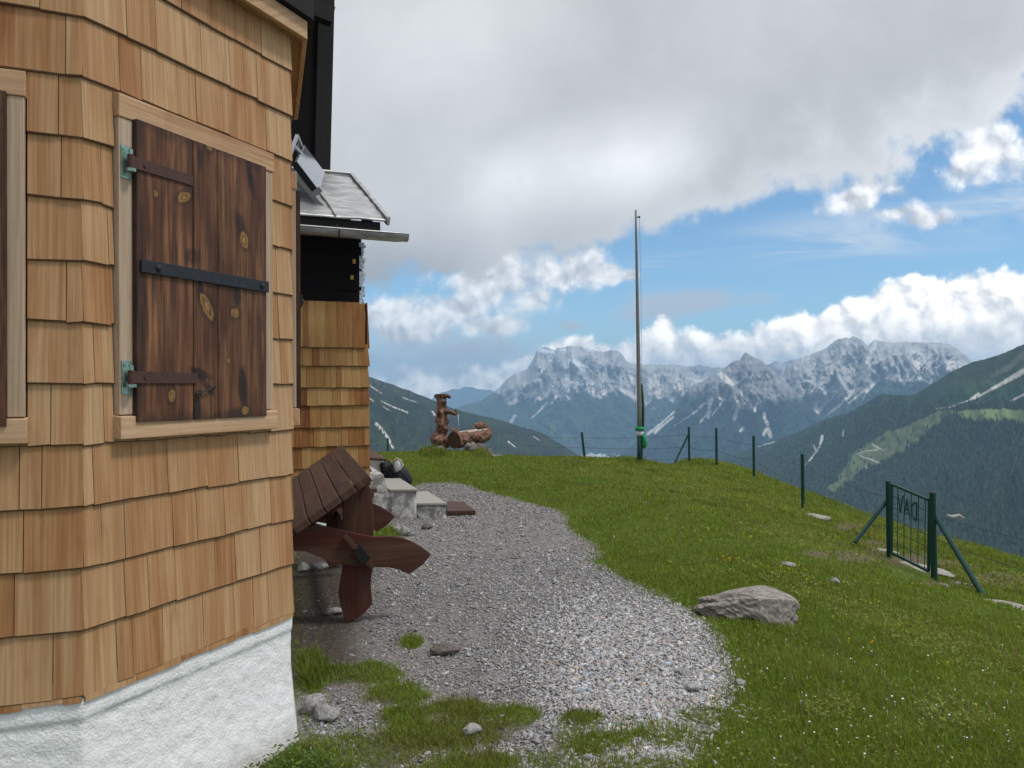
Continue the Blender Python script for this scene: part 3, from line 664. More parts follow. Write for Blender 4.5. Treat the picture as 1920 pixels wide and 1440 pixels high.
for i in range(25):
    w = 0.055+0.02*math.sin(i*1.7)*math.sin(i*0.6)
    mb.hexa([zq(qb, zz[i]), zq(qb+dF*w, zz[i]), zq(qb+dF*w-nF*0.02, zz[i]), zq(qb-nF*0.02, zz[i]), zq(qb+nF*.003*(i % 2), zz[i+1]-.0005), zq(qb+dF*w, zz[i+1]-.0005), zq(qb+dF*w-nF*0.02, zz[i+1]-.0005), zq(qb-nF*0.02, zz[i+1]-.0005)])
mb.build('insulation_foil', M['foil'], ann)
M['tape'] = mat('yellow_tape', lambda T: out(T, (0.42, 0.27, 0.04), 0.6))
for px, py in ((664, 490), (660, 520), (558, 462)):
    s = on_plane(px, py, C0+nF*0.022, nF); mb = MB(); mb.bar(s-np.array([0, 0, 0.024]), s+np.array([0, 0, 0.024]), 0.034, 0.004, up=nF); mb.build('yellow_tape', M['tape'], ann)
# roof sheet with standing seams
E1 = pt(728, 413, 9.05); ZE = float(E1[2]); E0 = E1-dF*2.9; back = 1.5; rise = 0.845
upv = dS*back+np.array([0, 0, rise]); upn = norm(np.cross(dF, upv));
if upn[2] < 0: upn = -upn
mb = MB(); ns_, nu_ = 120, 30; V = []; gcs = []
for i in range(ns_):
    for j in range(nu_):
        a = i/(ns_-1); t = j/(nu_-1); s = a*2.9
        q = E0+dF*s+upv*t-dF*(0.10*t*a)
        w = 0.006*math.sin(t*40+3*math.sin(s*5))*(0.5+0.5*math.sin(s*3.1))+0.008*math.sin(s*9+t*3)*math.sin(t*3.1)
        V.append(q+upn*w); gcs.append((s, t, 0))
F = [(i*nu_+j, (i+1)*nu_+j, (i+1)*nu_+j+1, i*nu_+j+1) for i in range(ns_-1) for j in range(nu_-1)]
V = V+[q-upn*0.02 for q in V]; N_ = ns_*nu_; F += [tuple(k+N_ for k in f[::-1]) for f in F]
rim = [i*nu_ for i in range(ns_)]+[(ns_-1)*nu_+j for j in range(1, nu_)]; F += [(rim[k], rim[k]+N_, rim[k+1]+N_, rim[k+1]) for k in range(len(rim)-1)]
roof = mesh_obj('roof', np.array(V), F, M['zinc'], ann, True)
def seam(s, h=0.03):
    mb = MB(); pr = None
    for t in np.linspace(0, 1, 9):
        q = E0+dF*s+upv*t-dF*(0.10*t*s/2.9)+upn*(0.012)+dF*(0.012*math.sin(t*7+s*3))
        if pr is not None: mb.bar(pr, q, 0.016, h, up=upn)
        pr = q
    mb.build('standing_seam', M['zinc'], roof)
for s in (0.5, 1.1, 1.7, 2.32): seam(s)
mb = MB(); a, b = E1+upn*0.015, E1+upv-dF*0.10+upn*0.015; mb.bar(a-upn*0.03-norm(upv)*0.02, b-upn*0.03, 0.03, 0.075, up=upn); mb.bar(a+upn*0.012, b+upn*0.012, 0.045, 0.016, up=upn); mb.build('verge_flashing', M['zinc'], roof)
mb = MB(); mb.tube([E0+upv+upn*0.02, E1+upv-dF*0.1+upn*0.02], 0.022, 8); mb.build('ridge_cap', M['zinc'], roof)
mb = MB(); mb.bar(E0-np.array([0, 0, 0.07])+dS*0.05, E1-np.array([0, 0, 0.07])+dS*0.05-dF*0.08, 0.03, 0.10); mb.bar(E1-np.array([0, 0, 0.09])+dS*0.06-dF*0.16, E1+upv-np.array([0, 0, 0.09])-dF*0.26, 0.04, 0.10); mb.build('eaves_board', M['black_wood'], ann)
mb = MB()
vb = [E0-np.array([0, 0, 0.13])+dS*0.3, E1-dF*0.3-np.array([0, 0, 0.13])+dS*0.3, E1-dF*0.4+dS*1.6+np.array([0, 0, 0.6]), E0+dS*1.6+np.array([0, 0, 0.6])]
mb.prism(vb, (0, 0, 0.03)); mb.prism([C0-dF*0.07+nF*-0.01+np.array([0, 0, ZB1-0.05]), C0-dF*0.07+dS*2.3+np.array([0, 0, ZB1-.05]), C0-dF*0.07+dS*2.2+np.array([0, 0, ZB1+1.0])], -dF*0.05); mb.build('roof_underside', M['black_wood'], ann)  # underside coloured black to stand for the shadow beneath the roof
# half round gutter running past the corner
G1 = pt(764, 441, 8.98); G0 = G1-dF*3.3+np.array([0, 0, 0.035]); rg_ = 0.082; V = []; F = []; nseg = 14; m_ = 60
for layer, rr in ((0, rg_), (1, rg_-0.004)):
    for i in range(m_):
        a = i/(m_-1); q = G0+(G1-G0)*a
        for k in range(nseg+1):
            t = math.pi*(1+k/nseg); r2 = rr*(1.0 if i < m_-2 else 0.9)
            V.append(q+(-dS)*math.cos(t)*r2*1.0+np.array([0, 0, 1])*math.sin(t)*r2)
W1 = nseg+1
for layer in (0, 1):
    for i in range(m_-1):
        for k in range(nseg):
            b = layer*m_*W1+i*W1+k; F.append((b, b+1, b+1+W1, b+W1))
for i in range(m_-1):
    for k in (0, nseg): F.append((i*W1+k, (i+1)*W1+k, m_*W1+(i+1)*W1+k, m_*W1+i*W1+k))
gut = mesh_obj('gutter', np.array(V), F, M['zinc'], ann, True)
mb = MB(); mb.tube([G0-dS*rg_, G1-dS*rg_-dF*0.12], 0.009, 8); mb.build('gutter_bead', M['alu'], gut)
for s in (0.75, 1.6, 2.5):
    mb = MB(); q = G1-dF*s+np.array([0, 0, 0.035*s/3.3])
    mb.tube([q+(-dS)*math.cos(t)*(rg_+.004)+np.array([0, 0, 1])*math.sin(t)*(rg_+.004) for t in np.linspace(math.pi, 2*math.pi, 10)]+[q-dS*-0.0+dS*0.062+np.array([0, 0, .06])], 0.007, 6); mb.build('gutter_bracket', M['iron'], gut)
# solar panel on its rails
rl = pt(541, 303, 8.95), pt(620, 392, 9.12); rl2 = pt(574, 277, 10.0), pt(627, 354, 10.12)
pn = thing('solar_panel', 'tilted solar panel on aluminium rails above the metal annex roof', 'solar panel', tuple(pt(600, 380, 9.3)))
A, B, Cc, Dd = pt(556, 304, 8.98), pt(599, 361, 9.08), pt(609, 323, 10.06), pt(571, 272, 9.98)
nn = norm(np.cross(B-A, Dd-A)); nn = nn if nn[0] > 0 else -nn
mb = MB(); mb.hexa([A-nn*.045, B-nn*.045, Cc-nn*.045, Dd-nn*.045, A, B, Cc, Dd]); mb.build('panel_frame', M['alu'], pn)
ins = lambda a, b: a*0.965+b*0.035
ctr = (A+B+Cc+Dd)/4; mb = MB(); mb.hexa([ins(x, ctr)-nn*.01 for x in (A, B, Cc, Dd)]+[ins(x, ctr)+nn*.003 for x in (A, B, Cc, Dd)]); mb.build('panel_glass', M['panel_glass'], pn)
mb = MB(); mb.bar(A+(A-B)*0.02-nn*.03-dS*.012, B+(B-A)*.02-nn*.03-dS*.012, .01, .07, up=nn); mb.build('panel_rim', M['black_plastic'], pn)
for a, b in (rl, rl2):
    mb = MB(); mb.bar(a-nn*.05-(b-a)*0.15, b-nn*.05, 0.045, 0.045, up=nn); mb.bar(b-nn*.05-np.array([0, 0, .03]), b-nn*.05+np.array([0, 0, .05]), 0.06, 0.06); mb.build('support_rail', M['alu'], pn)
k = (rl[0]*.35+rl[1]*.65)
for a, b, w, h, u in ((k-nn*.07-dS*.03, k+nn*.06-dS*.03, .06, .03, dS), (pt(552, 264, 9.4)-dS*.2, pt(566, 277, 9.9), .035, .035, (0, 0, 1)), (pt(552, 264, 9.4)-dS*.2, pt(541, 300, 8.98), .03, .03, (0, 0, 1)), (pt(541, 262, 9.2), pt(575, 300, 9.6), .03, .03, (0, 0, 1))):
    mb = MB(); mb.bar(a, b, w, h, up=u); mb.build('clamp', M['alu'], pn)
# ================================================================== far land
def interp_px(pts, x):
    a = np.array(pts, float); return np.interp(x, a[:, 0], a[:, 1])
def at_px(px, py, r):
    """world point at ground range r for pixel column and line given on the photograph plane (arrays)"""
    d = _f[None]+_r[None]*((px-960)/FPX)[..., None].reshape(-1, 1)+_u[None]*((720-py)/FPX)[..., None].reshape(-1, 1)
    hr = np.hypot(d[:, 0], d[:, 1]); return EYE+d*(r.reshape(-1)/hr)[:, None]
def pdist(px, py, line):
    """distance to a polyline, and position along it 0..1"""
    best = np.full(px.shape, 1e9); bt = np.zeros(px.shape); n = len(line)-1
    for i in range(n):
        (x1, y1), (x2, y2) = line[i], line[i+1]; dx, dy = x2-x1, y2-y1; t = np.clip(((px-x1)*dx+(py-y1)*dy)/(dx*dx+dy*dy+1e-9), 0, 1)
        d = np.hypot(px-x1-t*dx, py-y1-t*dy); m = d < best; best = np.where(m, d, best); bt = np.where(m, (i+t)/n, bt)
    return best, bt
KW = 1.25
def streak(px, py, line, w0, w1, rough=0.5, sc=0.25):
    d, t = pdist(px, py, line); w = KW*(w0+(w1-w0)*t)
    return 1-sstep(0.6, 1.15, d/w+rough*fbm(px*sc, py*sc, 3))
def patch(px, py, poly, soft=3.0, amp=5.0, sc=0.12):
    qx = px+amp*fbm(px*sc, py*sc, 3); qy = py+amp*fbm(px*sc+50, py*sc+9, 3)
    return in_poly(qx, qy, poly).astype(float)
def lerp(c, w, col): return c*(1-w[..., None])+np.asarray(col)*w[..., None]
def land_material(name):
    def fn(T):
        c = T.attr('col', 'Color'); g = T.n('ShaderNodeTexCoord').outputs['Object']
        n = T.noise(g, 0.010, 3, 0.55); c2 = T.mix(T.smooth(n, 0.3, 0.7, 0.0, 0.30), c, (0.35, 0.36, 0.38), 'MULTIPLY'); out(T, c2, 0.95, spec=0.05)
    return mat(name, fn)
M['land'] = land_material('rock_scree_and_forest')
def make_range(name, x0, x1, nx, crest, yb, rc, rb, nr, paint, amp, fr, crest_amp=2.0, crest_fr=0.08, gul=1.0, prof=1.0, seed=0.0, fine=0.0, back=700.0):
    xs = np.linspace(x0, x1, nx); yc = interp_px(crest, xs)+crest_amp*(fbm(xs*crest_fr+seed, xs*0+seed*3, 5)+0.6*ridged(xs*crest_fr*1.7, xs*0+seed, 4)-0.4)
    ts = np.linspace(0, 1, nr); X, T_ = np.meshgrid(xs, ts, indexing='ij')
    YB = np.broadcast_to((interp_px(yb, xs) if not np.isscalar(yb) else np.full(nx, yb))[:, None], X.shape); YC = yc[:, None]
    RC = (interp_px(rc, xs) if not np.isscalar(rc) else np.full(nx, rc))[:, None]; RB = (interp_px(rb, xs) if not np.isscalar(rb) else np.full(nx, rb))[:, None]
    Y = YC+(YB-YC)*T_**prof; Rr = RC+(RB-RC)*T_
    env = np.clip(T_*6, 0, 1)*np.clip((1-T_)*2.2, 0.15, 1)
    wx = X+14*fbm(X*0.02+seed, Y*0.02, 3); wy = Y
    gl = ridged(wx*fr+seed, wy*fr*0.34+seed*2, 5); g2 = fbm(X*fr*1.6+seed, Y*fr*1.3, 4); g3 = ridged(wx*fr*2.4+wy*fr*.8, wy*fr*1.1+seed, 3)
    gbig = ridged(wx*fr*.40+seed*1.7, wy*fr*.22+seed, 3); disp = env*(1.25*gul*(gbig-.45)+0.26*(gl-0.45)+0.34*g2+0.16*(g3-0.4))
    Rn = Rr-amp*disp
    Yn = Y-fine*np.abs(fbm(X*0.9+seed, Y*0.9, 2))*env
    P = at_px(X.ravel(), Yn.ravel(), Rn.ravel())
    px, py = project(P); px = px.reshape(X.shape); py = py.reshape(X.shape)
    col = paint(px, py, X, Y, T_, gl, g2)
    col = np.clip(col, 0.003, 0.9).reshape(-1, 3)
    idx = np.arange(nx*nr).reshape(nx, nr); F = np.stack([idx[:-1, :-1], idx[:-1, 1:], idx[1:, 1:], idx[1:, :-1]], -1).reshape(-1, 4)
    # the far side falls away behind the crest
    cr = P.reshape(nx, nr, 3)[:, 0]; dirs = cr-EYE; dirs[:, 2] = 0; dirs /= np.linalg.norm(dirs, axis=1)[:, None]
    bk = cr+dirs*back-np.array([0, 0, back*0.75]); nb = len(P); V = np.concatenate([P, bk]); col = np.concatenate([col, col.reshape(nx, nr, 3)[:, 0]])
    Fb = np.stack([idx[:-1, 0], idx[1:, 0], nb+np.arange(1, nx), nb+np.arange(0, nx-1)], -1); F = np.concatenate([F, Fb])
    o = mesh_obj(name, V, F, M['land'], None, True, {'col': col}, loc=tuple(P.mean(0))); tag(o, kind='structure')
    return P.reshape(nx, nr, 3), px, py, col
ROCK = np.array([0.52, 0.505, 0.48]); ROCKD = np.array([0.27, 0.265, 0.262]); SCREE = np.array([0.80, 0.745, 0.67]); FOR = np.array([0.014, 0.030, 0.014]); MEAD = np.array([0.10, 0.16, 0.045]); SNOW = np.array([0.85, 0.87, 0.9])
def rocky(px, py, gl, g2):
    sh = px+(py-700)*(1.1*fbm(px*.011+2, py*.004, 2)); gly = ridged(sh*.085, py*.022+3, 4); gl2 = ridged(sh*.20+9, py*.06, 3)
    k = np.clip(0.50+0.42*(gly-.42)+0.22*(gl2-.42)+0.55*fbm(px*0.020+3, py*0.034, 3)+0.26*fbm(px*0.085+py*0.045, py*0.05-px*0.02, 4)+0.14*fbm(px*0.30, py*0.24, 2)+0.12*(gl-.45), 0, 1); st = 0.5+0.5*fbm(px*0.03+py*0.03, py*0.16, 3)
    c = ROCKD+(ROCK*1.12-ROCKD)*k[..., None]; return c*(0.82+0.36*st)[..., None]
# --- far blue hills and the far ridge behind the pointed peak
def p_far(px, py, X, Y, T_, gl, g2): return np.broadcast_to(np.array([0.05, 0.07, 0.05]), px.shape+(3,))*1.0
make_range('hills', 640, 1010, 200, [(640, 735), (780, 752), (805, 751), (825, 737), (840, 733), (850, 729), (862, 730), (872, 725), (884, 726), (900, 730), (930, 733), (1010, 745)], 830, 23500, 20000, 40, p_far, 400, 0.03, 1.5, 0.06, seed=3.0)
def p_back(px, py, X, Y, T_, gl, g2): return rocky(px, py, gl, g2)
make_range('mountains', 1270, 1560, 240, [(1270, 692), (1310, 684), (1340, 690), (1380, 688), (1440, 684), (1452, 677), (1465, 681), (1480, 676), (1500, 672), (1560, 672)], 790, 14500, 13000, 60, p_back, 500, 0.05, 3.0, 0.08, seed=8.0)
# --- the long massif
zc = [(820, 778), (850, 768), (880, 757), (900, 753), (929, 733), (937, 726), (950, 712), (966, 700), (978, 697), (989, 691), (997, 678), (1002, 669), (1006, 659), (1015, 652), (1026, 651), (1034, 655), (1040, 657), (1044, 655), (1046, 651), (1054, 653), (1066, 649), (1086, 650), (1100, 653), (1112, 657), (1120, 659), (1129, 660), (1138, 659), (1149, 656), (1161, 660), (1169, 668), (1174, 678), (1192, 684), (1229, 684), (1267, 683), (1284, 687), (1295, 695), (1313, 709), (1345, 716), (1420, 742), (1500, 800)]
tl = [(800, 700), (900, 728), (925, 738), (940, 744), (957, 762), (985, 742), (1005, 748), (1040, 740), (1060, 752), (1092, 728), (1110, 740), (1130, 745), (1160, 726), (1185, 748), (1210, 762), (1230, 738), (1260, 752), (1300, 728), (1500, 760)]
def p_massif(px, py, X, Y, T_, gl, g2):
    c = rocky(px, py, gl, g2)
    t = interp_px(tl, px+5*fbm(px*0.1, py*0.1, 3)); up = sstep(60, 0, t-py)*1.0
    sc = sstep(0.50, 0.72, 0.5+0.5*fbm(px*0.16-py*0.10, py*0.05+px*.02, 3))*sstep(-30, -6, py-t)
    c = lerp(c, 0.45*sc, SCREE)
    low = sstep(-4, 5, py-t+10*fbm(px*0.09+4, py*0.025, 4)); g = FOR*1.25+MEAD*0.14; c = lerp(c, low, g)
    gr = sstep(0.1, 0.35, fbm(px*0.06+9, py*0.05, 4))*sstep(36, -6, py-t); c = lerp(c, 0.35*gr, MEAD*0.7)
    for ln, a, b in [([(957, 757), (975, 748), (1005, 733)], 3, 5), ([(1003, 752), (1022, 742), (1030, 730)], 3, 4), ([(1035, 756), (1042, 745), (1050, 728)], 1.2, 3), ([(995, 785), (1010, 772), (1025, 755)], 1, 2), ([(1128, 733), (1130, 738)], 8, 8), ([(1112, 740), (1112, 700)], 3, 1.2), ([(1132, 740), (1131, 700)], 2, 1), ([(1155, 725), (1190, 742)], 3, 6), ([(1212, 755), (1222, 764)], 3, 5), ([(1150, 728), (1158, 742)], 1, 1.5), ([(958, 790), (966, 778)], 3, 3), ([(1230, 700), (1245, 735)], 5, 9), ([(1258, 705), (1275, 733)], 5, 7), ([(1285, 707), (1312, 716)], 1.5, 2), ([(1215, 715), (1235, 742)], 4, 6), ([(1180, 700), (1196, 740)], 3, 4), ([(1018, 690), (1012, 712)], 2.5, 2)]:
        c = lerp(c, 0.85*streak(px, py, ln, a, b), SCREE)
    for ln, a, b in [([(1012, 656), (1024, 659), (1036, 661)], 3.5, 2.0), ([(1052, 656), (1060, 656)], 1.6, 2.2), ([(1074, 664), (1078, 676), (1092, 690)], 1.6, 4.5), ([(1066, 674), (1080, 682), (1095, 694)], 1, 2.2), ([(1028, 676), (1034, 676)], .9, 1.2), ([(1095, 653), (1112, 660)], .8, 1), ([(961, 787), (966, 779)], 1.6, 1.2), ([(1111, 716), (1112, 728)], 1.5, 1), ([(1131, 715), (1131, 725)], 1.2, .8), ([(1312, 712), (1320, 716)], .8, .8)]:
        c = lerp(c, 0.95*streak(px, py, ln, a, b, 0.4), SNOW)
    for poly in ([(1034, 790), (1043, 790), (1042, 812), (1036, 818), (1030, 812)], [(1052, 818), (1066, 808), (1076, 820), (1060, 826)], [(1078, 822), (1098, 812), (1108, 822), (1090, 828)], [(950, 778), (956, 768), (958, 776), (953, 786)], [(1020, 772), (1032, 765), (1034, 773), (1024, 780)], [(990, 800), (1004, 786), (1008, 790), (996, 806)], [(1240, 752), (1258, 757), (1250, 765)]):
        c = lerp(c, 0.75*patch(px, py, poly, 2, 3), MEAD*0.9)
    return c
make_range('mountains', 800, 1520, 760, zc, 880, [(800, 13000), (1500, 11500)], [(800, 9500), (1500, 8800)], 240, p_massif, 560, 0.055, 2.4, 0.16, prof=1.06, seed=1.3)
# --- the pointed peak
sc_ = [(1120, 880), (1150, 862), (1180, 840), (1209, 815), (1238, 793), (1264, 770), (1280, 745), (1292, 730), (1300, 722), (1324, 711), (1340, 703), (1353, 697), (1362, 687), (1370, 680), (1380, 676), (1387, 675), (1392, 667), (1397, 660), (1407, 666), (1420, 673), (1430, 678), (1444, 690), (1455, 698), (1463, 706), (1480, 722), (1520, 765), (1560, 800), (1640, 860)]
def p_peak(px, py, X, Y, T_, gl, g2):
    c = rocky(px, py, gl, g2)*0.66
    t = interp_px([(1100, 700), (1240, 752), (1290, 735), (1330, 742), (1360, 752), (1400, 765), (1440, 752), (1480, 745), (1650, 760)], px+6*fbm(px*0.08, py*0.08, 3))
    low = sstep(-14, 12, py-t+16*fbm(px*0.10+4, py*0.02, 4)); c = lerp(c, low, FOR*1.4)
    c = lerp(c, 0.35*(1-low)*sstep(0.15, 0.45, fbm(px*0.15-py*0.11, py*0.06, 3)), SCREE)
    for ln, a, b in [([(1264, 772), (1240, 792), (1215, 812)], 2, 3.5), ([(1262, 782), (1240, 800), (1228, 811)], 1.6, 2.4), ([(1322, 757), (1300, 775), (1265, 798)], 2.5, 1.2), ([(1332, 748), (1330, 770), (1312, 793)], 5, 1.4), ([(1330, 770), (1328, 784)], 3, 2), ([(1350, 747), (1358, 748), (1335, 779)], 2.5, 1), ([(1365, 712), (1375, 733), (1385, 755), (1377, 785)], 2, 3.5), ([(1345, 690), (1375, 720)], 1.2, 2), ([(1420, 755), (1415, 772)], 2.5, 2), ([(1390, 735), (1392, 748)], 2, 1), ([(1432, 775), (1440, 800), (1432, 815)], 3, 3), ([(1388, 808), (1394, 803)], 2, 3), ([(1440, 800), (1445, 818)], 3, 4), ([(1350, 700), (1362, 716), (1372, 726)], 5, 3)]:
        c = lerp(c, 0.88*streak(px, py, ln, a, b), SCREE)
    return c
make_range('mountains', 1120, 1640, 560, sc_, 905, 8300, 6800, 200, p_peak, 330, 0.06, 1.8, 0.14, prof=1.0, seed=5.1)
# --- the broad rocky mountain beside it
rc_ = [(1380, 760), (1430, 728), (1463, 703), (1480, 684), (1492, 676), (1506, 668), (1520, 665), (1527, 661), (1540, 657), (1550, 653), (1558, 645), (1566, 638), (1576, 635), (1587, 633), (1592, 634), (1600, 631), (1607, 633), (1613, 637), (1621, 643), (1626, 648), (1632, 644), (1641, 637), (1654, 641), (1680, 642), (1706, 641), (1745, 642), (1779, 645), (1795, 655), (1803, 662), (1811, 667), (1822, 679), (1860, 690), (1960, 700)]
def p_rocky(px, py, X, Y, T_, gl, g2):
    c = rocky(px, py, gl, g2)*1.03
    t = interp_px([(1400, 760), (1440, 757), (1465, 763), (1500, 738), (1512, 735), (1525, 755), (1560, 750), (1580, 742), (1620, 735), (1645, 712), (1680, 716), (1700, 718), (1712, 700), (1722, 700), (1740, 712), (1760, 695), (1900, 690)], px+6*fbm(px*0.08, py*0.08, 3))
    c = lerp(c, 0.42*sstep(0.05, 0.4, fbm(px*0.06+py*0.07, py*0.07-px*.03+7, 4)), SCREE*0.92)
    low = sstep(-4, 5, py-t+9*fbm(px*0.13+4, py*0.03, 4)); c = lerp(c, low, FOR*1.5+MEAD*0.1)
    for ln, a, b in [([(1474, 753), (1495, 748), (1512, 735)], 2, 3), ([(1512, 733), (1530, 752), (1528, 775), (1516, 794)], 5, 2), ([(1550, 740), (1540, 765), (1520, 790)], 4, 2), ([(1568, 735), (1555, 748), (1535, 768)], 3, 3), ([(1600, 733), (1580, 755), (1552, 777)], 3.5, 2), ([(1645, 712), (1625, 735), (1615, 754)], 3, 1), ([(1630, 725), (1605, 745), (1590, 757)], 2, 1.5), ([(1570, 690), (1540, 708)], 3, 4), ([(1650, 705), (1700, 709), (1735, 708)], 5, 5), ([(1715, 675), (1745, 712)], 6, 7), ([(1640, 645), (1625, 680)], 4, 3), ([(1790, 675), (1765, 700)], 5, 7), ([(1800, 682), (1775, 695)], 4, 4), ([(1445, 745), (1450, 760)], 2, 3), ([(1432, 786), (1440, 800), (1438, 812)], 3, 3), ([(1455, 800), (1462, 812)], 1.5, 2)]:
        c = lerp(c, 0.85*streak(px, py, ln, a, b), SCREE)
    c = lerp(c, 0.5*patch(px, py, [(1655, 725), (1690, 735), (1720, 733), (1740, 738), (1700, 745), (1660, 742)], 2, 3), MEAD*0.7)
    for ln, a, b in [([(1712, 660), (1716, 664)], 1.3, 1.3), ([(1722, 680), (1728, 688)], 1, 1), ([(1640, 648), (1636, 655)], 1.2, 1)]: c = lerp(c, streak(px, py, ln, a, b, .3), SNOW)
    return c
make_range('mountains', 1380, 1960, 640, rc_, 900, 9800, 7600, 220, p_rocky, 460, 0.06, 2.0, 0.14, prof=1.0, seed=9.4)
KW = 0.85
# --- the near slope on the valley's far side, wooded
hc = [(1120, 905), (1160, 893), (1200, 884), (1290, 867), (1340, 857), (1380, 849), (1420, 838), (1446, 830), (1485, 815), (1524, 797), (1550, 785), (1587, 775), (1615, 761), (1641, 745), (1654, 738), (1680, 741), (1714, 740), (1732, 729), (1758, 714), (1785, 696), (1821, 680), (1837, 676), (1863, 669), (1889, 659), (1920, 645), (2000, 600), (2100, 560)]
MPOLY = [(1758, 770), (1790, 770), (1777, 776), (1758, 797), (1732, 815), (1701, 841), (1646, 870), (1618, 882), (1600, 900), (1560, 925), (1545, 920), (1575, 890), (1587, 872), (1602, 848), (1654, 816), (1701, 799), (1732, 783)]
MPOLY2 = [(1776, 771), (1800, 770), (1860, 767), (1930, 768), (2110, 775), (2110, 860), (1960, 812), (1920, 800), (1900, 790), (1860, 790), (1825, 790), (1800, 780)]
def meadow_mask(px, py): return np.maximum(patch(px, py, MPOLY, 2, 7, .07), patch(px, py, MPOLY2, 2, 5, .09))
SPOTS = [([(1542, 818), (1537, 838), (1525, 855), (1508, 874)], 4, 1.2), ([(1525, 835), (1530, 845)], 2, 2), ([(1582, 807), (1580, 818)], 1.5, 1.5), ([(1940, 684), (1880, 718), (1826, 748)], 8, 1.2), ([(1940, 730), (1895, 752)], 3, 2), ([(1835, 738), (1820, 748)], 3, 2)]
PATHS = [([(1826, 748), (1800, 756), (1780, 764), (1753, 766)], 1.4, 1.2), ([(1607, 851), (1620, 858), (1635, 862), (1648, 868)], 1.3, 1.2), ([(1636, 833), (1655, 844)], 1.3, 1.2), ([(1622, 874), (1628, 880)], 1.6, 1.6), ([(1420, 838), (1440, 832), (1455, 828)], 1.2, 1.2), ([(1607, 851), (1622, 846), (1645, 843)], 1.0, 1.0)]
def p_slope(px, py, X, Y, T_, gl, g2):
    f = 0.5+0.5*fbm(px*0.09, py*0.11, 4); c = FOR*(1.2+1.4*f)[..., None]
    alp = sstep(-5, 25, interp_px([(1600, 700), (1700, 735), (1760, 735), (1830, 735), (1900, 735), (2100, 720)], px)-py+16*fbm(px*0.05+8, py*0.05, 4))*sstep(1640, 1720, px)
    c = lerp(c, alp, np.array([0.040, 0.058, 0.024]))
    c = lerp(c, alp*sstep(-.02, .3, fbm(px*0.03-py*0.045+3, py*0.03+px*0.02, 4)), MEAD*0.55)
    c = lerp(c, alp*0.8*sstep(0.12, .36, fbm(px*0.035+py*0.06, py*0.08-px*0.012+7, 4)), np.array([0.02, 0.032, 0.016]))
    c = lerp(c, 0.55*alp*streak(px, py, [(1930, 655), (1890, 690), (1860, 705)], 9, 5, .9), np.array([0.20, 0.20, 0.15]))
    m_ = meadow_mask(px, py); c = lerp(c, m_*(0.55+0.3*f), np.array([0.155, 0.175, 0.075]))
    c = lerp(c, 0.8*patch(px, py, MPOLY2, 2, 5, .09)*sstep(1770, 1800, px), np.array([0.20, 0.255, 0.085]))
    for ln, a, b in SPOTS: c = lerp(c, 0.85*streak(px, py, ln, a, b), SCREE*0.85)
    for ln, a, b in PATHS: c = lerp(c, 0.8*streak(px, py, ln, a, b, .2), SCREE*0.8)
    c = lerp(c, 0.4*sstep(.2, .4, fbm(px*.05+40, py*.06, 3))*sstep(770, 830, py), np.array([0.03, 0.045, 0.018]))
    return c
RCs = [(1100, 6000), (1420, 4600), (1700, 3600), (2100, 2800)]; RBs = [(1100, 3000), (1420, 2300), (2100, 1250)]
slopeP, spx, spy, _ = make_range('hills', 1120, 2100, 620, hc, [(1120, 985), (1400, 1000), (2100, 1190)], RCs, RBs, 300, p_slope, 130, 0.022, 1.5, 0.1, prof=1.0, seed=2.2)
# --- the flank beyond the fountain
lc = [(480, 640), (600, 672), (660, 692), (690, 706), (700, 709), (720, 716), (740, 722), (752, 728), (766, 731), (782, 739), (800, 745), (818, 753), (835, 760), (850, 766), (870, 772), (900, 779), (920, 783), (946, 790), (975, 800), (1000, 806), (1020, 814), (1045, 829), (1062, 839), (1085, 855), (1110, 875), (1150, 900)]
def p_flank(px, py, X, Y, T_, gl, g2):
    f = 0.5+0.5*fbm(px*0.06, py*0.06, 4); c = np.array([0.025, 0.035, 0.025])*(0.65+0.7*f)[..., None]
    c = lerp(c, 0.75*sstep(0.0, .35, fbm(px*0.03+4, py*0.07, 4)+0.15*sstep(780, 830, py)), np.array([0.042, 0.056, 0.026]))
    hi = sstep(26, 0, py-interp_px(lc, px))*sstep(870, 720, px); c = lerp(c, 0.5*hi*sstep(-.1, .3, fbm(px*.12+py*.12, py*.2, 4)), np.array([0.16, 0.16, 0.155]))
    for ln, a, b in [([(706, 795), (718, 808), (728, 822), (737, 840)], 4, 2.5), ([(692, 722), (716, 738)], 1.2, 1), ([(715, 752), (735, 762), (764, 773)], 1, 2), ([(690, 745), (700, 752)], 1.5, 1), ([(755, 745), (768, 750), (780, 754)], 1.2, 1), ([(811, 772), (815, 778)], 2.5, 2), ([(718, 762), (730, 770)], .8, .8), ([(953, 828), (966, 838)], 2, 1.2), ([(1000, 818), (1012, 826)], 1, .6)]:
        c = lerp(c, 0.75*streak(px, py, ln, a, b), SCREE*0.8)
    return c
flankP, fpx, fpy, _ = make_range('hills', 480, 1150, 460, lc, 960, [(480, 2400), (1150, 3600)], [(480, 1000), (1150, 1900)], 180, p_flank, 90, 0.03, 1.0, 0.12, prof=1.0, seed=7.7)
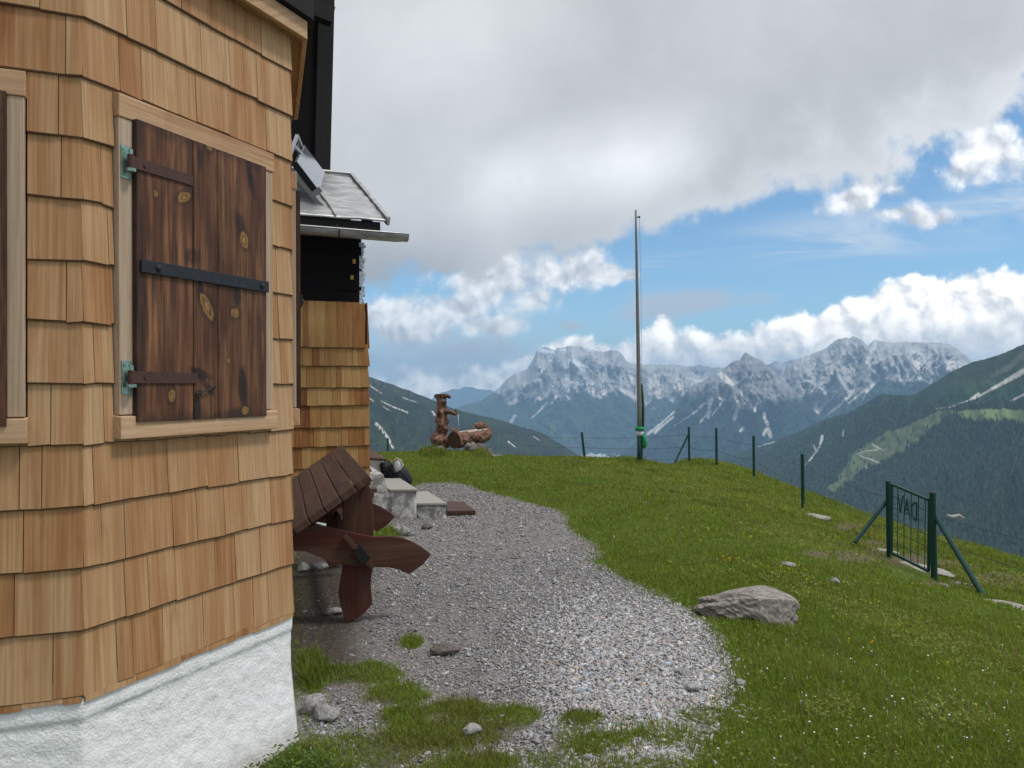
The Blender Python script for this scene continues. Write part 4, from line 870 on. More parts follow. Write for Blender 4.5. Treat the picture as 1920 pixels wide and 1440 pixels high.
# --- valley floor
def p_valley():
    n = 240; a = np.linspace(-0.62, 0.75, n); r = np.geomspace(500, 18500, n); A, Rg = np.meshgrid(a, r, indexing='ij')
    V = np.stack([np.sin(A)*Rg, np.cos(A)*Rg, -770+14*fbm(A*30, Rg*0.002, 3)], -1); px, py = project(V.reshape(-1, 3)); px = px.reshape(A.shape); py = py.reshape(A.shape)
    c = FOR*(1.0+0.6*fbm(px*.08, py*.2, 3))[..., None]; c = lerp(c, 0.5*sstep(0, .3, fbm(V[..., 0]*.0011, V[..., 1]*.0007, 4)), MEAD*0.8)
    idx = np.arange(n*n).reshape(n, n); F = np.stack([idx[:-1, :-1], idx[1:, :-1], idx[1:, 1:], idx[:-1, 1:]], -1).reshape(-1, 4)
    o = mesh_obj('valley_floor', V.reshape(-1, 3), F, M['land'], None, True, {'col': np.clip(c, .003, .9).reshape(-1, 3)}, loc=(0, 9000, -770)); tag(o, kind='structure')
p_valley()
# villages: tiny pale houses on the valley floor
def village():
    rg = random.Random(9); MBs = MB()
    for cx, cy, rx, ry, n in [(1118, 857, 34, 5, 46), (1150, 862, 30, 3, 22), (1330, 861, 14, 2, 8), (955, 832, 20, 4, 14), (1415, 829, 8, 2, 4)]:
        for _ in range(n):
            px, py = cx+rg.gauss(0, .5)*rx, cy+rg.gauss(0, .5)*ry; d = ray(px, py); t = (-752-EYE[2])/d[2]; q = EYE+d*t
            w, l, h = rg.uniform(12, 22), rg.uniform(14, 30), rg.uniform(8, 14); a = rg.uniform(0, 3); c, s = math.cos(a), math.sin(a); R2 = lambda x, y: np.array([x*c-y*s, x*s+y*c, 0])
            q = q-np.array([0, 0, 10]); b = [q+R2(-w, -l), q+R2(w, -l), q+R2(w, l), q+R2(-w, l)]; u = np.array([0, 0, h+10]); tp = [p+u for p in b]; r1, r2 = q+R2(0, -l)+u*1.45, q+R2(0, l)+u*1.45
            MBs.add(b+tp+[r1, r2], [(0, 1, 5, 4), (1, 2, 6, 5), (2, 3, 7, 6), (3, 0, 4, 7), (4, 5, 8), (6, 7, 9), (5, 6, 9, 8), (7, 4, 8, 9)])
    o = MBs.build('far_village', mat('pale_house_walls', lambda T: out(T, (0.62, 0.60, 0.56), 0.8)), None, loc=(0, 8000, -760)); tag(o, kind='stuff', label='pale scattered houses of the far villages on the valley floor', cat='village')
village()
# --- conifers on the near slopes, one mass each
def forest(name, label, P, px, py, n, weight, hmin, hmax, seed):
    rg = np.random.default_rng(seed); nx, nr, _ = P.shape; V = []; F = []; C = []
    i = rg.integers(0, nx-1, n*3); j = rg.integers(1, nr-1, n*3); a = rg.random(n*3); b = rg.random(n*3)
    Q = P[i, j]*(1-a)[:, None]*(1-b)[:, None]+P[i+1, j]*a[:, None]*(1-b)[:, None]+P[i, j+1]*b[:, None]*(1-a)[:, None]+P[i+1, j+1]*(a*b)[:, None]
    qx, qy = project(Q); keep = rg.random(n*3) < weight(qx, qy); Q = Q[keep][:n]; n = len(Q)
    h = rg.uniform(hmin, hmax, n)*(0.75+0.5*rg.random(n)); w = h*rg.uniform(0.13, 0.21, n); tone = rg.random(n)
    K = 6; ang = np.linspace(0, 2*np.pi, K, endpoint=False)
    rings = [(0.0, 1.0), (0.34, 0.72), (0.36, 0.86), (0.68, 0.42), (1.0, 0.02)]
    Vt = []; 
    for zf, rf in rings:
        rr = w[:, None]*rf*rg.uniform(0.75, 1.25, (n, K)); ph = ang[None]+rg.random(n)[:, None]
        Vt.append(np.stack([Q[:, None, 0]+rr*np.cos(ph), Q[:, None, 1]+rr*np.sin(ph), Q[:, None, 2]-1.0+h[:, None]*(zf+0*ph)], -1))
    Vt = np.stack(Vt, 1); m_ = len(rings); V = Vt.reshape(-1, 3)
    k = np.arange(K); base = (np.arange(m_-1)[:, None]*K+k[None]); base2 = (np.arange(m_-1)[:, None]*K+((k+1) % K)[None])
    f1 = np.stack([base, base2, base2+K, base+K], -1).reshape(-1, 4); F = (np.arange(n)[:, None, None]*(m_*K)+f1[None]).reshape(-1, 4)
    cb = np.array([0.072, 0.098, 0.050])*(0.55+tone[:, None]*0.95)+np.array([0.010, 0.010, 0.0])*(rg.random((n, 1)) < 0.16)
    col = np.repeat(cb, m_*K, axis=0)
    o = mesh_obj(name, V, F, M['land'], None, False, {'col': col}, loc=tuple(Q.mean(0))); tag(o, label, 'forest', kind='stuff')
def w_slope(x, y):
    base = sstep(735, 775, y+10*fbm(x*.03, y*.03, 2)-interp_px([(1400, 0), (1640, 0), (1700, 0), (2100, 0)], x)); base = np.where(x < 1640, sstep(2, 14, y-interp_px(hc, x)), base)
    m_ = np.maximum(meadow_mask(x, y)*0.97, 0.95*np.maximum.reduce([streak(x, y, l, a+1, b+1) for l, a, b in SPOTS+PATHS]))
    return np.clip(base*(1-m_)*(0.75+0.5*fbm(x*.04, y*.05, 3)), 0, 1)
forest('conifer_forest', 'dark conifer forest covering the lower slope beyond the gate', slopeP, spx, spy, 34000, w_slope, 10, 19, 21)
forest('dwarf_pine_slope', 'scattered dark pines on the flank beyond the log fountain', flankP, fpx, fpy, 7000, lambda x, y: sstep(8, 30, y-interp_px(lc, x))*np.clip(0.35+1.2*fbm(x*.04+7, y*.06, 3), 0, 1)*0.8, 4, 10, 22)
# ================================================================== haze
def haze():
    x0, x1, y0, y1, z0, z1 = -13000, 17000, -1500, 25000, -802, 820
    V = [(x0, y0, z0), (x1, y0, z0), (x1, y1, z0), (x0, y1, z0), (x0, y0, z1), (x1, y0, z1), (x1, y1, z1), (x0, y1, z1)]
    m = bpy.data.materials.new('valley_haze'); m.use_nodes = True; T = NT(m.node_tree)
    v = T.n('ShaderNodeVolumePrincipled', {'Color': (0.41, 0.67, 0.96, 1), 'Density': 7.5e-5, 'Anisotropy': 0.0}); T.n('ShaderNodeOutputMaterial', {'Volume': v.outputs[0]})
    o = mesh_obj('haze', V, MB.HF, m, None, False, None, loc=(0, 0, 0)); tag(o, 'pale blue haze filling the valley air', 'haze', kind='stuff')
haze()
# ================================================================== ground cover masks (laid out on the ground)
GRAV = [(560, 1385), (548, 1300), (545, 990), (700, 950), (775, 912), (800, 905), (850, 904), (880, 910), (905, 920), (940, 928), (1000, 944), (1050, 956), (1068, 970), (1062, 985), (1092, 1004), (1135, 1034), (1112, 1052), (1172, 1076), (1225, 1106), (1290, 1136), (1325, 1165), (1362, 1215), (1380, 1258), (1384, 1288), (1335, 1318), (1265, 1332), (1180, 1345), (1060, 1350), (900, 1345), (800, 1330), (700, 1380)]
MIXZ = [(560, 1385), (548, 1215), (640, 1215), (760, 1270), (800, 1330), (1060, 1350), (1270, 1334), (1335, 1318), (1370, 1300), (1380, 1325), (1330, 1390), (1240, 1500), (560, 1500)]
FARP = [(902, 852), (930, 844), (975, 841), (992, 845), (960, 852), (925, 857)]
GP = [(585, 1262, 34, 42), (700, 1262, 60, 24), (745, 1298, 66, 24), (772, 1203, 24, 14), (640, 1265, 40, 18), (560, 1425, 150, 45), (700, 1405, 120, 32), (820, 1372, 110, 30), (905, 1352, 60, 24), (960, 1340, 60, 20), (860, 1330, 70, 24), (760, 1340, 60, 20), (1020, 1425, 40, 16), (1090, 1345, 45, 16), (1130, 1395, 70, 22), (1250, 1375, 80, 26), (1180, 1440, 140, 30), (1330, 1345, 60, 22), (905, 1425, 70, 18), (720, 1005, 34, 16), (1360, 1400, 90, 50), (810, 1440, 60, 18)]
def ground_masks(x, y, dith=None):
    """gravel, bare soil and grass weights at ground points"""
    P = np.stack([x, y, zbase(x, y)], -1); px, py = project(P)
    front = y > 1.2
    w = 16*np.clip((py-820)/500, 0.12, 1); jx = px+w*fbm(x*2.6, y*2.6, 4)*1.6; jy = py+w*0.6*fbm(x*2.6+40, y*2.6, 4)
    if dith is not None: jx = jx+dith[0]*w*1.5; jy = jy+dith[1]*w*0.6
    g = in_poly(jx, jy, GRAV) | in_poly(jx, jy, FARP); mz = in_poly(jx, jy, MIXZ)
    pat = np.zeros(px.shape)
    for cx, cy_, rx, ry in GP: pat = np.maximum(pat, 1-sstep(0.65, 1.15, np.hypot((px-cx)/rx, (py-cy_)/ry)+0.35*fbm(x*7, y*7, 3)))
    patch_n = sstep(0.02, 0.22, fbm(x*2.2+3, y*2.2, 4))
    grass = np.where(g, 0.0, 1.0); grass = np.where(mz, np.clip(pat*.60+0.42*patch_n*sstep(1310, 1380, py)+0.14*patch_n, 0, 1), grass); grass = np.where(g, np.maximum(grass, pat), grass)
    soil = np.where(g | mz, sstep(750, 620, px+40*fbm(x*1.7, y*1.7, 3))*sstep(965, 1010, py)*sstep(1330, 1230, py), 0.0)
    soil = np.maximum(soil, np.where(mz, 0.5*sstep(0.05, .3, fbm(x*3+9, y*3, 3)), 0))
    behind = (~front) | (px < 540); grass = np.where(behind, 0.75, grass); soil = np.where(behind, 0.3, soil)
    gravel = np.where((g | mz) & ~behind, 1.0, 0.0)*(1-0.75*soil)*(1-grass)
    return gravel, soil, grass, px, py
DIRT = [(1560, 1040, 70, 10), (1700, 1050, 60, 12), (1640, 1020, 40, 8), (1860, 1085, 80, 14), (1760, 1095, 40, 8), (1800, 1060, 60, 10), (1590, 985, 30, 7), (1650, 1035, 40, 10), (1610, 1050, 60, 8)]
def build_ground():
    xs = np.concatenate([np.arange(-20, -3, 0.5), np.arange(-3, 4, 0.035), np.arange(4, 9, 0.09), np.arange(9, 32, 0.6)])
    ys = np.concatenate([np.arange(-7, 1.5, 0.4), np.arange(1.5, 8, 0.035), np.arange(8, 14, 0.07), np.arange(14, 26, 0.14), np.arange(26, 60, 1.0)])
    X, Y = np.meshgrid(xs, ys, indexing='ij'); Z = zg(X, Y)
    gr, so, ga, px, py = ground_masks(X, Y)
    Z = Z+0.010*fbm(X*6, Y*6, 4)*(1-0.5*ga)-0.012*gr
    d = np.zeros(X.shape)
    for cx, cy_, rx, ry in DIRT: d = np.maximum(d, 1-sstep(.5, 1.2, np.hypot((px-cx)/rx, (py-cy_)/ry)+0.5*fbm(X*4, Y*4, 3)))
    col = np.zeros(X.shape+(3,)); n = (0.5+0.5*fbm(X*9, Y*9, 4))
    col[:] = np.array([0.09, 0.125, 0.02]); col *= (0.75+0.6*n)[..., None]
    col = lerp(col, np.clip((1-ga), 0, 1), np.array([0.265, 0.245, 0.225]))
    col = lerp(col, so*0.95, np.array([0.075, 0.058, 0.044])); col = lerp(col, d*0.85, np.array([0.16, 0.12, 0.085]))  # damp dark soil, with shadow near the table included in its tone
    idx = np.arange(X.size).reshape(X.shape); F = np.stack([idx[:-1, :-1], idx[1:, :-1], idx[1:, 1:], idx[:-1, 1:]], -1).reshape(-1, 4)
    def fn(T):
        c = T.attr('col', 'Color'); g = T.n('ShaderNodeTexCoord').outputs['Object']; a = T.noise(g, 38, 5, 0.65)
        vo = T.n('ShaderNodeTexVoronoi', {'Vector': g, 'Scale': 75.0}, feature='F1'); k = T.sep(vo.outputs['Color'])[0]
        c2 = T.mix(1.0, c, T.ramp(T.m('ADD', T.m('MULTIPLY', a, .6), T.m('MULTIPLY', k, .4)), [(0.2, (0.5, 0.5, 0.5)), (0.55, (1, 1, 1)), (0.85, (1.5, 1.45, 1.4))]), 'MULTIPLY')
        out(T, c2, 0.95, T.m('ADD', a, T.m('MULTIPLY', vo.outputs['Distance'], -0.6)), 0.9, 0.02, spec=0.1)
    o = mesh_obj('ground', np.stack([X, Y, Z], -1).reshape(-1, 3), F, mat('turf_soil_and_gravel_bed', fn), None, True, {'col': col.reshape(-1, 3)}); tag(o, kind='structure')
build_ground()
# ------------------------------------------------------------------ blocked places (walls, steps) where nothing grows
def free(x, y):
    ok = np.ones(x.shape, bool)
    for poly in ([(q[0], q[1]) for q in offs(0.07)]+[(-8, 4), (-8, 1)], [tuple((C0+dF*0.02-nF*-0.0)[:2]), tuple((C0+dS*4)[:2]), tuple((C0+dS*4-dF*6)[:2]), tuple((F0-dF*1)[:2])]): ok &= ~in_poly(x, y, poly)
    return ok
def sample(n, px0, px1, py0, py1, seed):
    """ground points drawn evenly over the part of the slope in view"""
    rg = np.random.default_rng(seed); px = rg.uniform(px0, px1, n); py = rg.uniform(py0, py1, n)
    d = _f[None]+_r[None]*((px-960)/FPX)[:, None]+_u[None]*((720-py)/FPX)[:, None]
    t = np.full(n, np.nan); cur = np.full(n, 2.2); step = 0.0
    alive = np.ones(n, bool)
    for k in range(150):
        Q = EYE+d*cur[:, None]; hit = alive & (Q[:, 2] < zg(Q[:, 0], Q[:, 1]))
        t[hit] = cur[hit]-step*rg.random(hit.sum()); alive &= ~hit; step = 0.02+0.022*cur.mean(); cur = cur+step
        if cur.mean() > 27 or not alive.any(): break
    ok = ~np.isnan(t); Q = EYE+d[ok]*t[ok][:, None]; Q[:, 2] = zg(Q[:, 0], Q[:, 1]); return Q
LEAFY = [(1330, 915, 190, 26, .22), (1690, 1175, 260, 38, .36), (1860, 1085, 110, 22, .15), (1500, 1010, 160, 20, .25), (1180, 890, 130, 14, .05), (1640, 1000, 120, 18, .35), (1560, 1330, 60, 30, 0), (1800, 1340, 90, 30, .2)]
def build_grass():
    Qs = [sample(330000, -60, 1990, 840, 1520, 31), sample(150000, 560, 1990, 835, 1130, 32)]
    rg = np.random.default_rng(33)
    xy = np.stack([rg.uniform(-1.4, 4.5, 130000), rg.uniform(2.4, 7.5, 130000)], -1); Qs.append(np.c_[xy, zg(xy[:, 0], xy[:, 1])])
    xy = np.stack([rg.uniform(-4, 9.5, 120000), rg.uniform(7, 25, 120000)], -1); Qs.append(np.c_[xy, zg(xy[:, 0], xy[:, 1])])
    Q = np.concatenate(Qs); x, y = Q[:, 0], Q[:, 1]
    gr, so, ga, px, py = ground_masks(x, y, rg.normal(0, 1, (2, len(x))))
    dens = np.where(px < 540, np.where(py > 1330, ga, 0), ga)
    d = np.zeros(x.shape)
    for cx, cy_, rx, ry in DIRT: d = np.maximum(d, 1-sstep(.5, 1.2, np.hypot((px-cx)/rx, (py-cy_)/ry)+0.5*fbm(x*4, y*4, 3)))
    dens = dens*(1-0.85*d)*(0.80+0.4*fbm(x*3, y*3, 3))
    keep = (rg.random(len(x)) < dens) & free(x, y) & (np.hypot(x, y) > 1.5); Q = Q[keep]; x, y, px, py, ga = x[keep], y[keep], px[keep], py[keep], ga[keep]
    n = len(Q); dist = np.hypot(x, y)
    tuft = np.clip(0.5+0.9*fbm(x*1.6, y*1.6, 4), 0, 1); lush = sstep(1240, 1500, px+120*fbm(x*.7, y*.7, 2))
    rough_ = sstep(9, 14, dist)*sstep(-1, 2.5, x)
    h = (0.017+0.022*rg.random(n))*(0.55+0.85*tuft)*(1+0.25*lush)*(1+0.35*rough_*tuft)
    st_ = rg.random(n) < 0.018; h = np.where(st_, h*rg.uniform(1.5, 2.6, n), h)
    tf = np.zeros(n)
    for cx, cy_, rx, ry, k in [(585, 1262, 34, 42, 3.2), (560, 1425, 130, 34, 1.4), (772, 1203, 24, 14, 1.5), (1430, 1165, 75, 24, 1.6), (1520, 1150, 30, 40, 1.6), (812, 850, 28, 12, 4.6), (908, 852, 26, 9, 3.6), (858, 856, 40, 6, 1.8), (865, 850, 50, 5, 1.5), (815, 968, 45, 10, 2.4), (1180, 868, 40, 8, 2.0), (1380, 1170, 60, 20, 1.3), (730, 1000, 34, 20, 1.8)]:
        tf = np.maximum(tf, (k-1)*(1-sstep(.5, 1.1, np.hypot((px-cx)/rx, (py-cy_)/ry))))
    h = h*(1+tf); h *= np.clip(1+0.02*(dist-6), 0.95, 1.25); h *= 1-0.75*(1-sstep(.6, 1.2, np.hypot((px-1712)/60, (py-1062)/34)))
    w = (0.0024+0.0022*rg.random(n))*np.clip(dist/3.6, 1.0, 6.0)
    az = rg.uniform(0, 2*np.pi, n); lean = h*rg.uniform(0.1, 0.95, n); la = az+rg.normal(0, 0.5, n)+np.pi/2
    sx, sy = np.cos(az)*w/2, np.sin(az)*w/2; lx, ly = np.cos(la)*lean, np.sin(la)*lean
    b = Q-np.array([0, 0, 0.006]); P0_ = b+np.stack([-sx, -sy, 0*sx], -1); P1_ = b+np.stack([sx, sy, 0*sx], -1)
    mid = b+np.stack([lx*0.38, ly*0.38, h*0.62], -1); P2_ = mid+np.stack([sx*.75, sy*.75, 0*sx], -1); P3_ = mid+np.stack([-sx*.75, -sy*.75, 0*sx], -1); P4_ = b+np.stack([lx, ly, h*0.98], -1)
    V = np.stack([P0_, P1_, P2_, P3_, P4_], 1).reshape(-1, 3); k = np.arange(n)[:, None]*5
    F = np.concatenate([k+np.array([[0, 1, 2]]), k+np.array([[0, 2, 3]]), k+np.array([[3, 2, 4]])], 0)
    big = np.clip(0.5+0.8*fbm(x*.55+5, y*.55, 4), 0, 1); r1 = rg.random(n)
    c = np.array([0.150, 0.225, 0.022])*(0.62+0.75*r1[:, None]); c = c*(1-0.4*big[:, None])+np.array([0.225, 0.255, 0.036])*0.4*big[:, None]
    edge = sstep(.25, .9, fbm(x*2.5+8, y*2.5, 3)+0.55*sstep(1230, 1330, py)*sstep(1300, 1050, px)*sstep(620, 680, px)+0.10)[:, None]
    c = c*(1-0.55*edge)+np.array([0.175, 0.150, 0.040])*0.55*edge
    leafy = np.zeros(n)
    for cx, cy_, rx, ry, sl in LEAFY: leafy = np.maximum(leafy, 1-sstep(.55, 1.1, np.hypot((px-cx)/rx, (py-cy_-sl*(px-cx))/ry)+.5*fbm(x*2.2, y*2.2, 3)))
    yel = np.clip(0.8*leafy+np.maximum(rough_, .3)*sstep(-.02, .3, fbm(x*1.3, y*1.7, 4)), 0, 1.3)[:, None]; c = c*(1-0.5*yel)+np.array([0.285, 0.305, 0.06])*0.5*yel
    br = sstep(.08, .34, fbm(x*1.2+21, y*1.7, 4))[:, None]*np.maximum(rough_, .4)[:, None]; c = c*(1-0.62*br)+np.array([0.085, 0.100, 0.022])*0.62*br  # darker patches, strengthening the shading of the hummocks through blade colour
    dry = ((rg.random(n) < 0.06) | st_)[:, None]; c = np.where(dry, np.array([0.20, 0.165, 0.06])*(0.6+0.6*r1[:, None]), c)
    c = c*np.clip(1.05-0.22*(tf > .8), .5, 1)[:, None]
    col = np.repeat(c, 5, 0)
    def fn(T):
        cc = T.attr('col', 'Color'); a = T.n('ShaderNodeBsdfPrincipled', {'Base Color': cc, 'Roughness': 0.6, 'Specular IOR Level': 0.2}); b_ = T.n('ShaderNodeBsdfTranslucent', {'Color': T.mix(1.0, cc, (1.25, 1.2, 0.7), 'MULTIPLY')})
        mx = T.n('ShaderNodeMixShader', {0: 0.33, 1: a.outputs[0], 2: b_.outputs[0]}); T.n('ShaderNodeOutputMaterial', {'Surface': mx.outputs[0]})
    M['grass'] = mat('grass_blades', fn)
    o = mesh_obj('grass', V, F, M['grass'], None, False, {'col': col}); tag(o, 'short alpine grass covering the terrace and the slope around the gravel', 'grass', kind='stuff')
    print('blades', n)
    # low broad-leaved herbs: small round leaves lying in the turf
    rg = np.random.default_rng(35); Qs = [sample(38000, 980, 1960, 1050, 1500, 36), sample(4500, 420, 700, 1360, 1500, 37), sample(22000, 1050, 1990, 850, 1100, 38)]
    Q = np.concatenate(Qs); x, y = Q[:, 0], Q[:, 1]; gr, so, ga, px, py = ground_masks(x, y)
    cl = fbm(x*2.0+60, y*2.0, 4); lf = np.zeros(len(x))
    for cx, cy_, rx, ry, sl in LEAFY: lf = np.maximum(lf, 1-sstep(.55, 1.1, np.hypot((px-cx)/rx, (py-cy_-sl*(px-cx))/ry)+.5*fbm(x*2.2, y*2.2, 3)))
    keep = (ga > .6) & free(x, y) & ((lf > .3) | (rg.random(len(x)) < .10) & (cl > -.1) & (px > 1250) | ((px < 700) & (py > 1350) & (px > 425))); Q = Q[keep]; x, y, px, py = x[keep], y[keep], px[keep], py[keep]; n = len(Q); dist = np.hypot(x, y)
    s = (0.004+0.005*rg.random(n))*np.clip(dist/5, 1, 2.2); bush = ((px < 690) & (py > 1370))
    hh = np.where(bush, rg.uniform(0.008, 0.075, n), rg.uniform(0.008, 0.036, n)); K = 6; a = np.linspace(0, 2*np.pi, K, endpoint=False)
    nx_, ny_ = rg.normal(0, .45, n), rg.normal(0, .45, n); el = rg.uniform(.55, .95, n); rot = rg.uniform(0, 6.3, n)
    cx_ = np.cos(a[None])*s[:, None]; cy2 = np.sin(a[None])*(s*el)[:, None]; ux = cx_*np.cos(rot)[:, None]-cy2*np.sin(rot)[:, None]; uy = cx_*np.sin(rot)[:, None]+cy2*np.cos(rot)[:, None]
    V = np.stack([x[:, None]+ux, y[:, None]+uy, Q[:, 2][:, None]+hh[:, None]+ux*nx_[:, None]+uy*ny_[:, None]], -1).reshape(-1, 3); F = (np.arange(n)[:, None]*K+np.arange(K)[None])
    c = np.where(bush[:, None], np.array([0.085, 0.15, 0.024]), np.array([0.19, 0.235, 0.045]))*(0.6+0.75*rg.random((n, 1))); yl = (rg.random(n) < 0.12)[:, None]; c = np.where(yl, np.array([0.17, 0.20, 0.03]), c)
    o = mesh_obj('herb_leaves', V, F, M['grass'], None, False, {'col': np.repeat(c, K, 0)}); tag(o, 'low clover and herb leaves growing through the turf', 'ground cover', kind='stuff')
build_grass()
def stones(name, label, Q, s, seed, colr, flat=0.62, cat='gravel'):
    rg = np.random.default_rng(seed); n = len(Q); B = ICO_V[None]*rg.uniform(.50, 1.3, (n, 12, 1))
    sc = np.stack([rg.uniform(.8, 1.75, n), rg.uniform(.5, .95, n), rg.uniform(flat*.5, flat*1.1, n)], -1)*s[:, None]; B = B*sc[:, None, :]
    a = rg.uniform(0, 6.283, n); t = rg.normal(0, .35, n); ca, sa, ct, st = np.cos(a)[:, None], np.sin(a)[:, None], np.cos(t)[:, None], np.sin(t)[:, None]
    X, Y, Z = B[..., 0], B[..., 1], B[..., 2]; X, Z = X*ct-Z*st, X*st+Z*ct; X, Y = X*ca-Y*sa, X*sa+Y*ca
    V = np.stack([X, Y, Z], -1)+Q[:, None, :]+np.array([0, 0, 1])*(s*flat*.28)[:, None, None]
    F = (np.arange(n)[:, None, None]*12+ICO_F[None]).reshape(-1, 3)
    o = mesh_obj(name, V.reshape(-1, 3), F, M['stone'], None, False, {'col': np.repeat(colr, 12, 0)}); tag(o, label, cat, kind='stuff'); return o
def fn(T):
    c = T.attr('col', 'Color'); g = T.n('ShaderNodeTexCoord').outputs['Object']; a = T.noise(g, 90, 4, 0.6); out(T, T.mix(T.smooth(a, .3, .7, 0, .45), c, tuple([0.4]*3), 'MULTIPLY'), 0.9, a, 0.5, 0.004, spec=0.15)
M['stone'] = mat('limestone_chips', fn)
def build_gravel():
    rg = np.random.default_rng(41); Qs = []
    Qs.append(sample(90000, 540, 1420, 900, 1500, 42)); xy = np.stack([rg.uniform(-1.5, 1.7, 105000), rg.uniform(2.6, 8, 105000)], -1); Qs.append(np.c_[xy, zg(xy[:, 0], xy[:, 1])])
    xy = np.stack([rg.uniform(-2.2, 1.6, 36000), rg.uniform(8, 15, 36000)], -1); Qs.append(np.c_[xy, zg(xy[:, 0], xy[:, 1])]); Qs.append(sample(2600, 895, 1000, 838, 860, 43))
    Q = np.concatenate(Qs); x, y = Q[:, 0], Q[:, 1]; gr, so, ga, px, py = ground_masks(x, y, rg.normal(0, 1, (2, len(x)))); dist = np.hypot(x, y)
    mixz = in_poly(px, py, MIXZ); pale = sstep(860, 1150, px+70*fbm(x*1.5, y*1.5, 3))*sstep(1060, 1170, py); dirtp = sstep(0.0, .3, fbm(x*1.1+4, y*1.1, 4)); pr = np.clip(gr*1.2, 0, 1)*np.where(mixz, .8, 1)*(.62+.38*pale)*(1-.35*dirtp*(1-pale)); pr = np.where(ga > .5, np.where(mixz, .30, 0.008), pr); pr = np.where(so > .5, np.maximum(pr, .22), pr)
    keep = (rg.random(len(x)) < pr) & free(x, y) & (px > 535); Q = Q[keep]; x, y, px, py, dist, so = x[keep], y[keep], px[keep], py[keep], dist[keep], so[keep]; n = len(Q)
    pale = sstep(860, 1150, px+70*fbm(x*1.5, y*1.5, 3))*sstep(1060, 1170, py)
    s = 0.0048*np.exp(rg.normal(0, .50, n))*(0.85+0.65*pale)*np.clip(dist/5.5, 1, 2.2); s = np.minimum(s, 0.020)
    bigk = rg.random(n) < 0.006; s = np.where(bigk, s*1.8, s)
    c = (0.355+0.085*pale+0.10*rg.normal(0, 1, n))[:, None]*np.array([1.0, .97, .95])*(1+0.05*rg.normal(0, 1, (n, 1))*np.array([1, 0, -1])); wr = (rg.random(n) < .10)[:, None]; c = np.where(wr, c*np.array([1.04, .91, .82]), c); c = np.clip(c*(1-.45*so[:, None]), .05, .75)
    Q[:, 2] -= 0.008
    stones('gravel', 'grey limestone gravel spread along the hut and in a wide patch beside the grass', Q, s, 44, c)
    print('stones', n)
build_gravel()
# ------------------------------------------------------------------ flowers, one by one
def flowers():
    rg = random.Random(51)
    M['white_petal'] = mat('white_petal', lambda T: out(T, (0.78, 0.78, 0.76), 0.7)); M['yellow_petal'] = mat('yellow_petal', lambda T: out(T, (0.80, 0.52, 0.01), 0.6))
    def proto(name, petals, m, r):
        mb = MB()
        for k in range(petals):
            a = 2*math.pi*k/petals; c, s = math.cos(a), math.sin(a); c2, s2 = math.cos(a+.5), math.sin(a+.5); c3, s3 = math.cos(a-.5), math.sin(a-.5)
            mb.add([np.array([0, 0, .05]), np.array([c2*r*.6, s2*r*.6, .05+r*.25]), np.array([c*r, s*r, .05+r*.3]), np.array([c3*r*.6, s3*r*.6, .05+r*.25])], [(0, 1, 2, 3)])
        mb.tube([np.array([0, 0, -0.01]), np.array([0.002, 0, .05])], 0.0012, 4)
        mb.tube([np.array([0, 0, .049]), np.array([0, 0, .049+r*.55])], [r*.45, r*.25], 6)
        return mb
    def scatter(name, petals, m, r, pts, label, cat, grp):
        first = None
        for (px, py) in pts:
            q = gp(px, py)
            if first is None: o = proto(name, petals, m, r).build(name, m, None, loc=(0, 0, 0)); first = o
            else: o = first.copy(); COL.objects.link(o)
            d = math.hypot(q[0], q[1]); k = rg.uniform(.55, 1.1)*min(1.3, max(.8, d/7))
            o.location = q; o.scale = (k, k, k*.9); o.rotation_euler = (rg.uniform(-.3, .3), rg.uniform(-.3, .3), rg.uniform(0, 6)); tag(o, label, cat, grp)
    W = [(1419, 1218), (1433, 1219), (1545, 1236), (1572, 1236), (1639, 1232), (1658, 1268), (1486, 1276), (1517, 1281), (1579, 1290), (1504, 1308), (1530, 1313), (1574, 1319), (1620, 1342), (1592, 1354), (1628, 1357), (1397, 1300), (1441, 1264), (1424, 1270), (1505, 1386), (1522, 1366), (1680, 1422), (1295, 1398), (1340, 1418), (1447, 1437), (1693, 1322), (1640, 1256), (1470, 1210), (1448, 1218), (1212, 948), (1150, 1014), (1196, 1020), (1740, 1240), (1790, 1300), (1850, 1260), (1880, 1340), (1700, 1260), (1760, 1410), (1820, 1390), (1660, 1385), (1730, 1355), (1600, 1250), (1545, 958), (1555, 950), (1580, 966), (1530, 945)]
    W += [(rg.uniform(1380, 1900), rg.uniform(1195, 1435)) for _ in range(62)]
    Y = [(1470, 1078), (1455, 1080), (1463, 1072), (1500, 1090), (1512, 1099), (1410, 1062), (1425, 1064), (1366, 1055), (1551, 1098), (1540, 1100), (1400, 1098), (1413, 1190), (1564, 1166), (1590, 1212), (1676, 1205), (1661, 1228), (1340, 1328), (1400, 1362), (1515, 1119), (1485, 1116), (1728, 1100), (1512, 1150), (1175, 930), (1190, 932), (1182, 927), (1170, 922), (1230, 940), (1300, 960)]
    for cx, cy_, n in [(1465, 1075, 16), (1420, 1062, 8), (1550, 1097, 7), (1350, 1056, 6), (1640, 1210, 8), (1185, 930, 9), (1700, 1180, 8), (1780, 1260, 7), (1300, 1000, 7), (1620, 1130, 8), (1400, 1000, 6), (1840, 1320, 6)]:
        Y += [(cx+rg.gauss(0, 28), cy_+rg.gauss(0, 9)) for _ in range(n)]
    W = [p for p in W if p[1] > 900]
    scatter('white_flower', 7, M['white_petal'], 0.0085, W, 'tiny white clover flower standing in the short grass', 'flower', 'small white flowers in the grass')
    scatter('yellow_flower', 5, M['yellow_petal'], 0.0085, Y, 'tiny yellow buttercup flower standing in the short grass', 'flower', 'small yellow flowers in the grass')
flowers()
